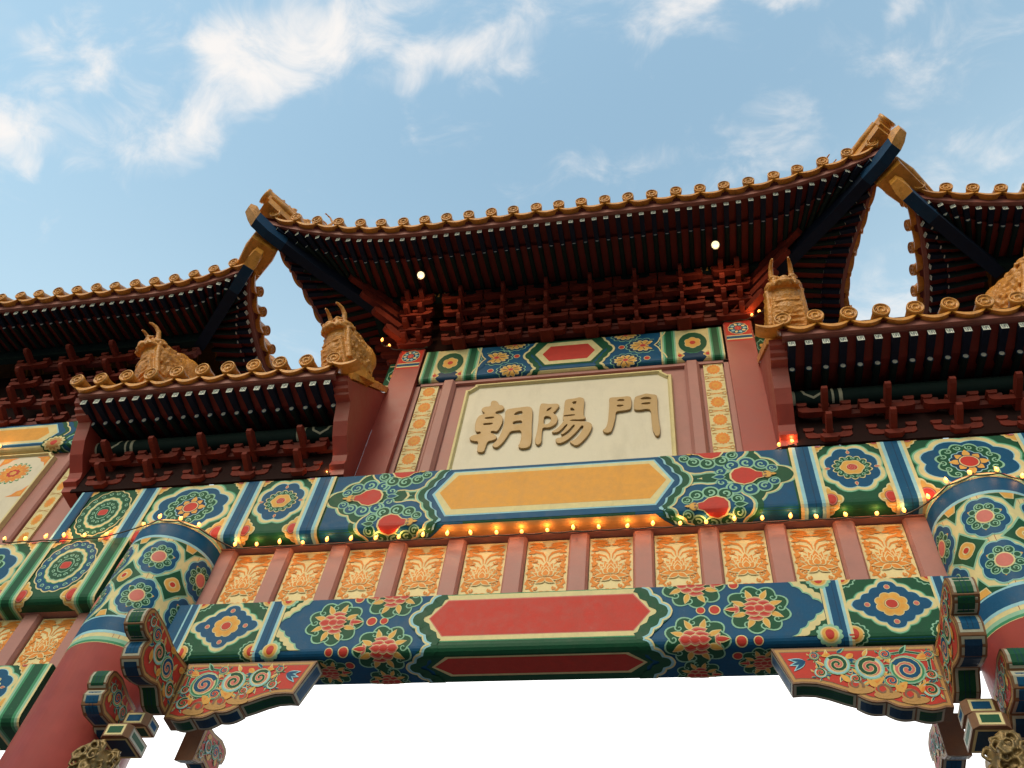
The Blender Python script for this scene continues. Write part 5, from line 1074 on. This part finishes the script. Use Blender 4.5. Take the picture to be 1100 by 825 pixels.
# ------------------------------------------------------------------ horned beasts on the low roofs
def beast(label,s,w,y,z,tilt=34,yaw=0,fin=1):
    x=XM+s*w; root=empty('roof_beast',(x,y,z),label,'roof beast','horned beasts on the low roofs')
    rot=Matrix.Rotation(R(yaw),3,'Z')@Matrix.Rotation(R(tilt),3,'X'); T=lambda p:Vector((x,y,z))+rot@Vector(p)
    def S(b,c,r): b.sph(T(c),r,'statue',14,10,None); n=15*10 if False else None
    def E(b,c,r):
        m=MB(); m.sph((0,0,0),r,'statue',14,10); b.add([T(Vector(c)+Vector(v)) for v in m.v],m.f,'statue',True)
    def B(b,x0,x1,y0,y1,z0,z1,t=1.0):
        vs=[(x0,y0,z0),(x1,y0,z0),(x1,y1,z0),(x0,y1,z0),(x0*t,y0,z1),(x1*t,y0,z1),(x1*t,y1,z1),(x0*t,y1,z1)]
        b.add([T(v) for v in vs],[(3,2,1,0),(4,5,6,7),(0,1,5,4),(1,2,6,5),(2,3,7,6),(3,0,4,7)],'statue')
    g=MB()
    B(g,-.155,.155,-.10,.26,-.10,.20,.86); E(g,(0,-.03,.14),(.125,.10,.13)); E(g,(0,-.075,.10),(.105,.05,.05)); E(g,(0,-.065,.17),(.095,.045,.035)); E(g,(0,-.055,.225),(.085,.04,.028))
    B(g,-.13,.13,-.02,.24,.14,.40,.92); E(g,(0,.12,.40),(.125,.15,.10)); E(g,(0,.06,.46),(.085,.09,.06)); E(g,(0,.0,.29),(.125,.085,.12)); B(g,-.125,.125,-.075,.1,-.05,.27,.95)
    # upper jaw with its rolled lip, reaching forward over the open mouth
    for a in (-1,0,1): E(g,(a*.075,-.06+.03*abs(a),.415),(.062,.075,.045))
    E(g,(0,-.075,.445),(.05,.05,.04)); g.tube([T((-.135,.06,.385)),T((-.115,-.06,.40)),T((-.05,-.105,.42)),T((.05,-.105,.42)),T((.115,-.06,.40)),T((.135,.06,.385))],.021,'statue',8); E(g,(0,-.04,.40),(.11,.07,.035))
    for a in (1,-1):
        g.tube([T((a*.14,.03,.38)),T((a*.145,.0,.28)),T((a*.15,-.02,.15)),T((a*.155,-.03,.0))],[.03,.028,.03,.035],'statue',8)
        E(g,(a*.115,.02,.445),(.04,.045,.04)); E(g,(a*.14,.05,.43),(.03,.06,.03))
        for i in range(7):      # mane curls down the flanks
            cy=.06+.075*(i%3); cz=.36-.055*i; rr=.045
            g.tube([T((a*(.145+.018*(k%2)),cy+rr*math.cos(k*.9+i),cz+rr*math.sin(k*.9+i))) for k in range(7)],[.024-.002*k for k in range(7)],'statue',6)
        for i in range(4): g.tube([T((a*.14,.02+.05*i,.36-.02*i)),T((a*.165,.09+.05*i,.26-.03*i)),T((a*.15,.20+.03*i,.18-.05*i)),T((a*.14,.24+.02*i,.05-.04*i))],[.02,.024,.02,.012],'statue',6)
    E(g,(0,.32,.26),(.075,.13,.14)); E(g,(0,.36,.34),(.06,.09,.07)); E(g,(0,.45,.28),(.075,.13,.16)); E(g,(0,.36,.42),(.05,.10,.06)); E(g,(0,.40,.16),(.06,.12,.10)); E(g,(0,.30,.06),(.12,.12,.14))
    for a in (1,-1):
        E(g,(a*.085,-.065,.455),(.024,.022,.022)); g.tube([T((a*.04,-.07,.475)),T((a*.09,-.065,.492)),T((a*.13,-.02,.485))],[.012,.018,.008],'statue',6)
        for i in range(6):
            for j in range(3): E(g,(a*(.150+.004*(j%2)),.04+.07*j+.02*(i%2),.33-.06*i),(.022,.036,.034))
    for i in range(5): g.tube([T((-.11,-.093,.0+.055*i)),T((0,-.112,-.004+.055*i)),T((.11,-.093,.0+.055*i))],.014,'statue',6)
    for i in range(5): E(g,((i-2)*.045,-.098,.392),(.014,.014,.022))
    organic('body',g,root,'statue',.0075,1,.006,.022)
    for a in (1,-1):
        b=MB(); b.tube([T((a*.075,.03,.46)),T((a*.085,.055,.53)),T((a*.090,.060,.60)),T((a*.085,.035,.665)),T((a*.075,-.005,.70)),T((a*.07,-.03,.705))],[.030,.027,.024,.019,.014,.008],'statue',10); b.sph(T((a*.075,-.0,.48)),.028,'statue'); b.build('horn',root)
    b=MB(); B(b,-.17,.17,-.12,.30,-.16,-.10); B(b,-.155,.155,-.115,.28,-.09,-.06); b.build('plinth',root)
    return root
beast('horned golden beast on the left low roof, next to the name plaque',-1,2.10,4.52,8.78,30,-24)
beast('horned golden beast near the far left end of the left low roof',-1,4.10,4.52,8.78,30,-34)
beast('horned golden beast facing straight forward on the right low roof',1,2.12,4.52,8.78,30,0)
beast('horned golden beast cut by the right edge of the photo',1,4.14,4.52,8.78,30,38)
# ------------------------------------------------------------------ fairy lights and lamps
def light_string(label,runs,hang=.01,cat='string lights',power=.9):
    pts=runs; root=empty('string_light',pts[0],label,cat,'strings of warm bulbs'); b=MB(); c=[]
    rnd=random.Random(len(pts))
    for p,q in zip(pts[:-1],pts[1:]):
        p=Vector(p);q=Vector(q)
        for k in range(4): t=k/4; c.append(p.lerp(q,t)-Vector((0,0,hang*4*t*(1-t)+.004)))
    c.append(Vector(pts[-1])); b.tube(c,.006,'wire',6); b.build('cable',root)
    proto=None
    for p in pts:
        p=Vector(p)
        if proto is None:
            m=MB(); m.lathe((0,0,-.004),(0,0,1),[(.0001,0),(.012,0),(.013,.02),(.010,.026)],'socket',8); so_=m.build('socket',None)
            m=MB(); m.lathe((0,0,.02),(0,0,1),[(.007,0),(.014,.009),(.0165,.018),(.012,.031),(.007,.043),(.0003,.052)],'bulb',8); bu=m.build('bulb',root,True); so_.parent=bu; proto=bu
        else:
            bu=proto.copy(); COL.objects.link(bu); bu.parent=root; so_=proto.children[0].copy(); COL.objects.link(so_); so_.parent=bu
        bu.location=p-root.location; bu.rotation_euler=(rnd.uniform(-.4,.3),rnd.uniform(-.35,.35),0)
        pl=bpy.data.lights.get('bulb_glow') or bpy.data.lights.new('bulb_glow','POINT'); pl.energy=power*.30; pl.color=(1,.42,.11); pl.shadow_soft_size=.012
        lo_=bpy.data.objects.new('bulb_glow',pl); COL.objects.link(lo_); lo_.parent=bu; lo_.location=(0,-.03,.045)
    return root
run=[(-6.05+.2*i,4.975,7.03) for i in range(6)]+[(XM-3.234+(CR+.02)*math.sin(a),CY-(CR+.02)*math.cos(a),6.93-.0*a) for a in (-.55,-.1,.35,.8)]+[(-3.80+.207*i,5.05,6.885) for i in range(27)]+[(XM+3.234+(CR+.02)*math.sin(a),CY-(CR+.02)*math.cos(a),6.93) for a in (-1.15,-.7,-.25,.2,.65)]
light_string('long string of warm bulbs along the underside of the widest beam and over both columns',run)
light_string('short string of bulbs over the left square post',[(-2.72,5.19,10.075),(-2.86,5.19,10.07),(-3.02,5.18,10.06),(-3.10,5.05,9.94),(-3.14,4.95,9.86)],.03)
light_string('short string of bulbs over the right square post',[(.52,5.19,10.08),(.70,5.19,10.075),(.80,5.15,10.04),(.88,5.05,9.96),(.95,4.95,9.90)],.03)
light_string('few bulbs at the foot of the left square post',[(-3.05,5.10,7.69),(-3.17,4.98,7.70)],.0)
light_string('few bulbs at the foot of the right square post',[(.60,5.12,7.685),(.78,5.0,7.70),(.90,4.98,7.70)],.0)
light_string('bulbs along the bottom of the yellow-field beam at the far left',[(-7.75,5.17,8.72),(-7.50,5.17,8.735),(-7.27,5.17,8.73)],.0)
def hip_lights(label,h,cx,W,s,ts):
    E=Vector(h.EF(s*W)); pts=[]
    for t in ts: pts.append((E.x-s*t*.72,E.y+t*.66,E.z+.36+.02*t))
    light_string(label,pts,.02)
hip_lights('bulbs on the left hip of the central roof',main,XM,3.36,-1,(.15,.55)); hip_lights('bulbs on the right hip of the central roof',main,XM,3.36,1,(.2,.45))
hip_lights('bulbs on the inner hip of the left side roof',side_l,XM-6.05,2.57,1,(.25,.5)); hip_lights('bulbs on the inner hip of the right side roof',side_r,XM+6.05,2.57,-1,(.2,.5))
for s,side in ((-1,'left'),(1,'right')):
    x=XM+s*1.61; y,z=4.52,10.52; r=empty('eave_lamp',(x,y,z),'small round lit lamp under the %s part of the central eave'%side,'lamp','lamps under the eave')
    ax=(.0,-.35,-.94); b=MB(); b.lathe((x,y,z),ax,[(.0001,-.09),(.035,-.09),(.045,-.03),(.052,.0),(.046,.002),(.040,-.006)],'housing',18); b.tube([(x,y+.03,z+.08),(x,y+.05,z+.20)],.012,'housing',8); b.build('housing',r)
    b=MB(); b.lathe((x,y,z),ax,[(.042,-.008),(.034,.004),(.018,.010),(.0003,.012)],'lens',18); b.build('lens',r)
    pl=bpy.data.lights.new('lamp_glow','SPOT'); pl.energy=9; pl.color=(1,.62,.28); pl.spot_size=R(150); pl.spot_blend=.6; pl.shadow_soft_size=.05; lo_=bpy.data.objects.new('lamp_glow',pl); COL.objects.link(lo_); lo_.parent=r; lo_.location=(0,-.01,-.04); lo_.rotation_euler=(R(55),0,0)
for s,side,cxr in ((-1,'left',XM-6.05),(1,'right',XM+6.05)):
    E=Vector((side_l if s<0 else side_r).EF(-s*2.57)); b=MB(); q=Vector(main.EF(s*3.36)); b.tube([E+Vector((-s*.10,-.05,.16)),E.lerp(q,.5)+Vector((-s*.02,.05,.06)),q+Vector((-s*.05,.15,.02))],.010,'wire',6); o=b.build('hanging_cable'); tag(o,'thin dark cable between the tips of the central and %s side roofs'%side,'cable')
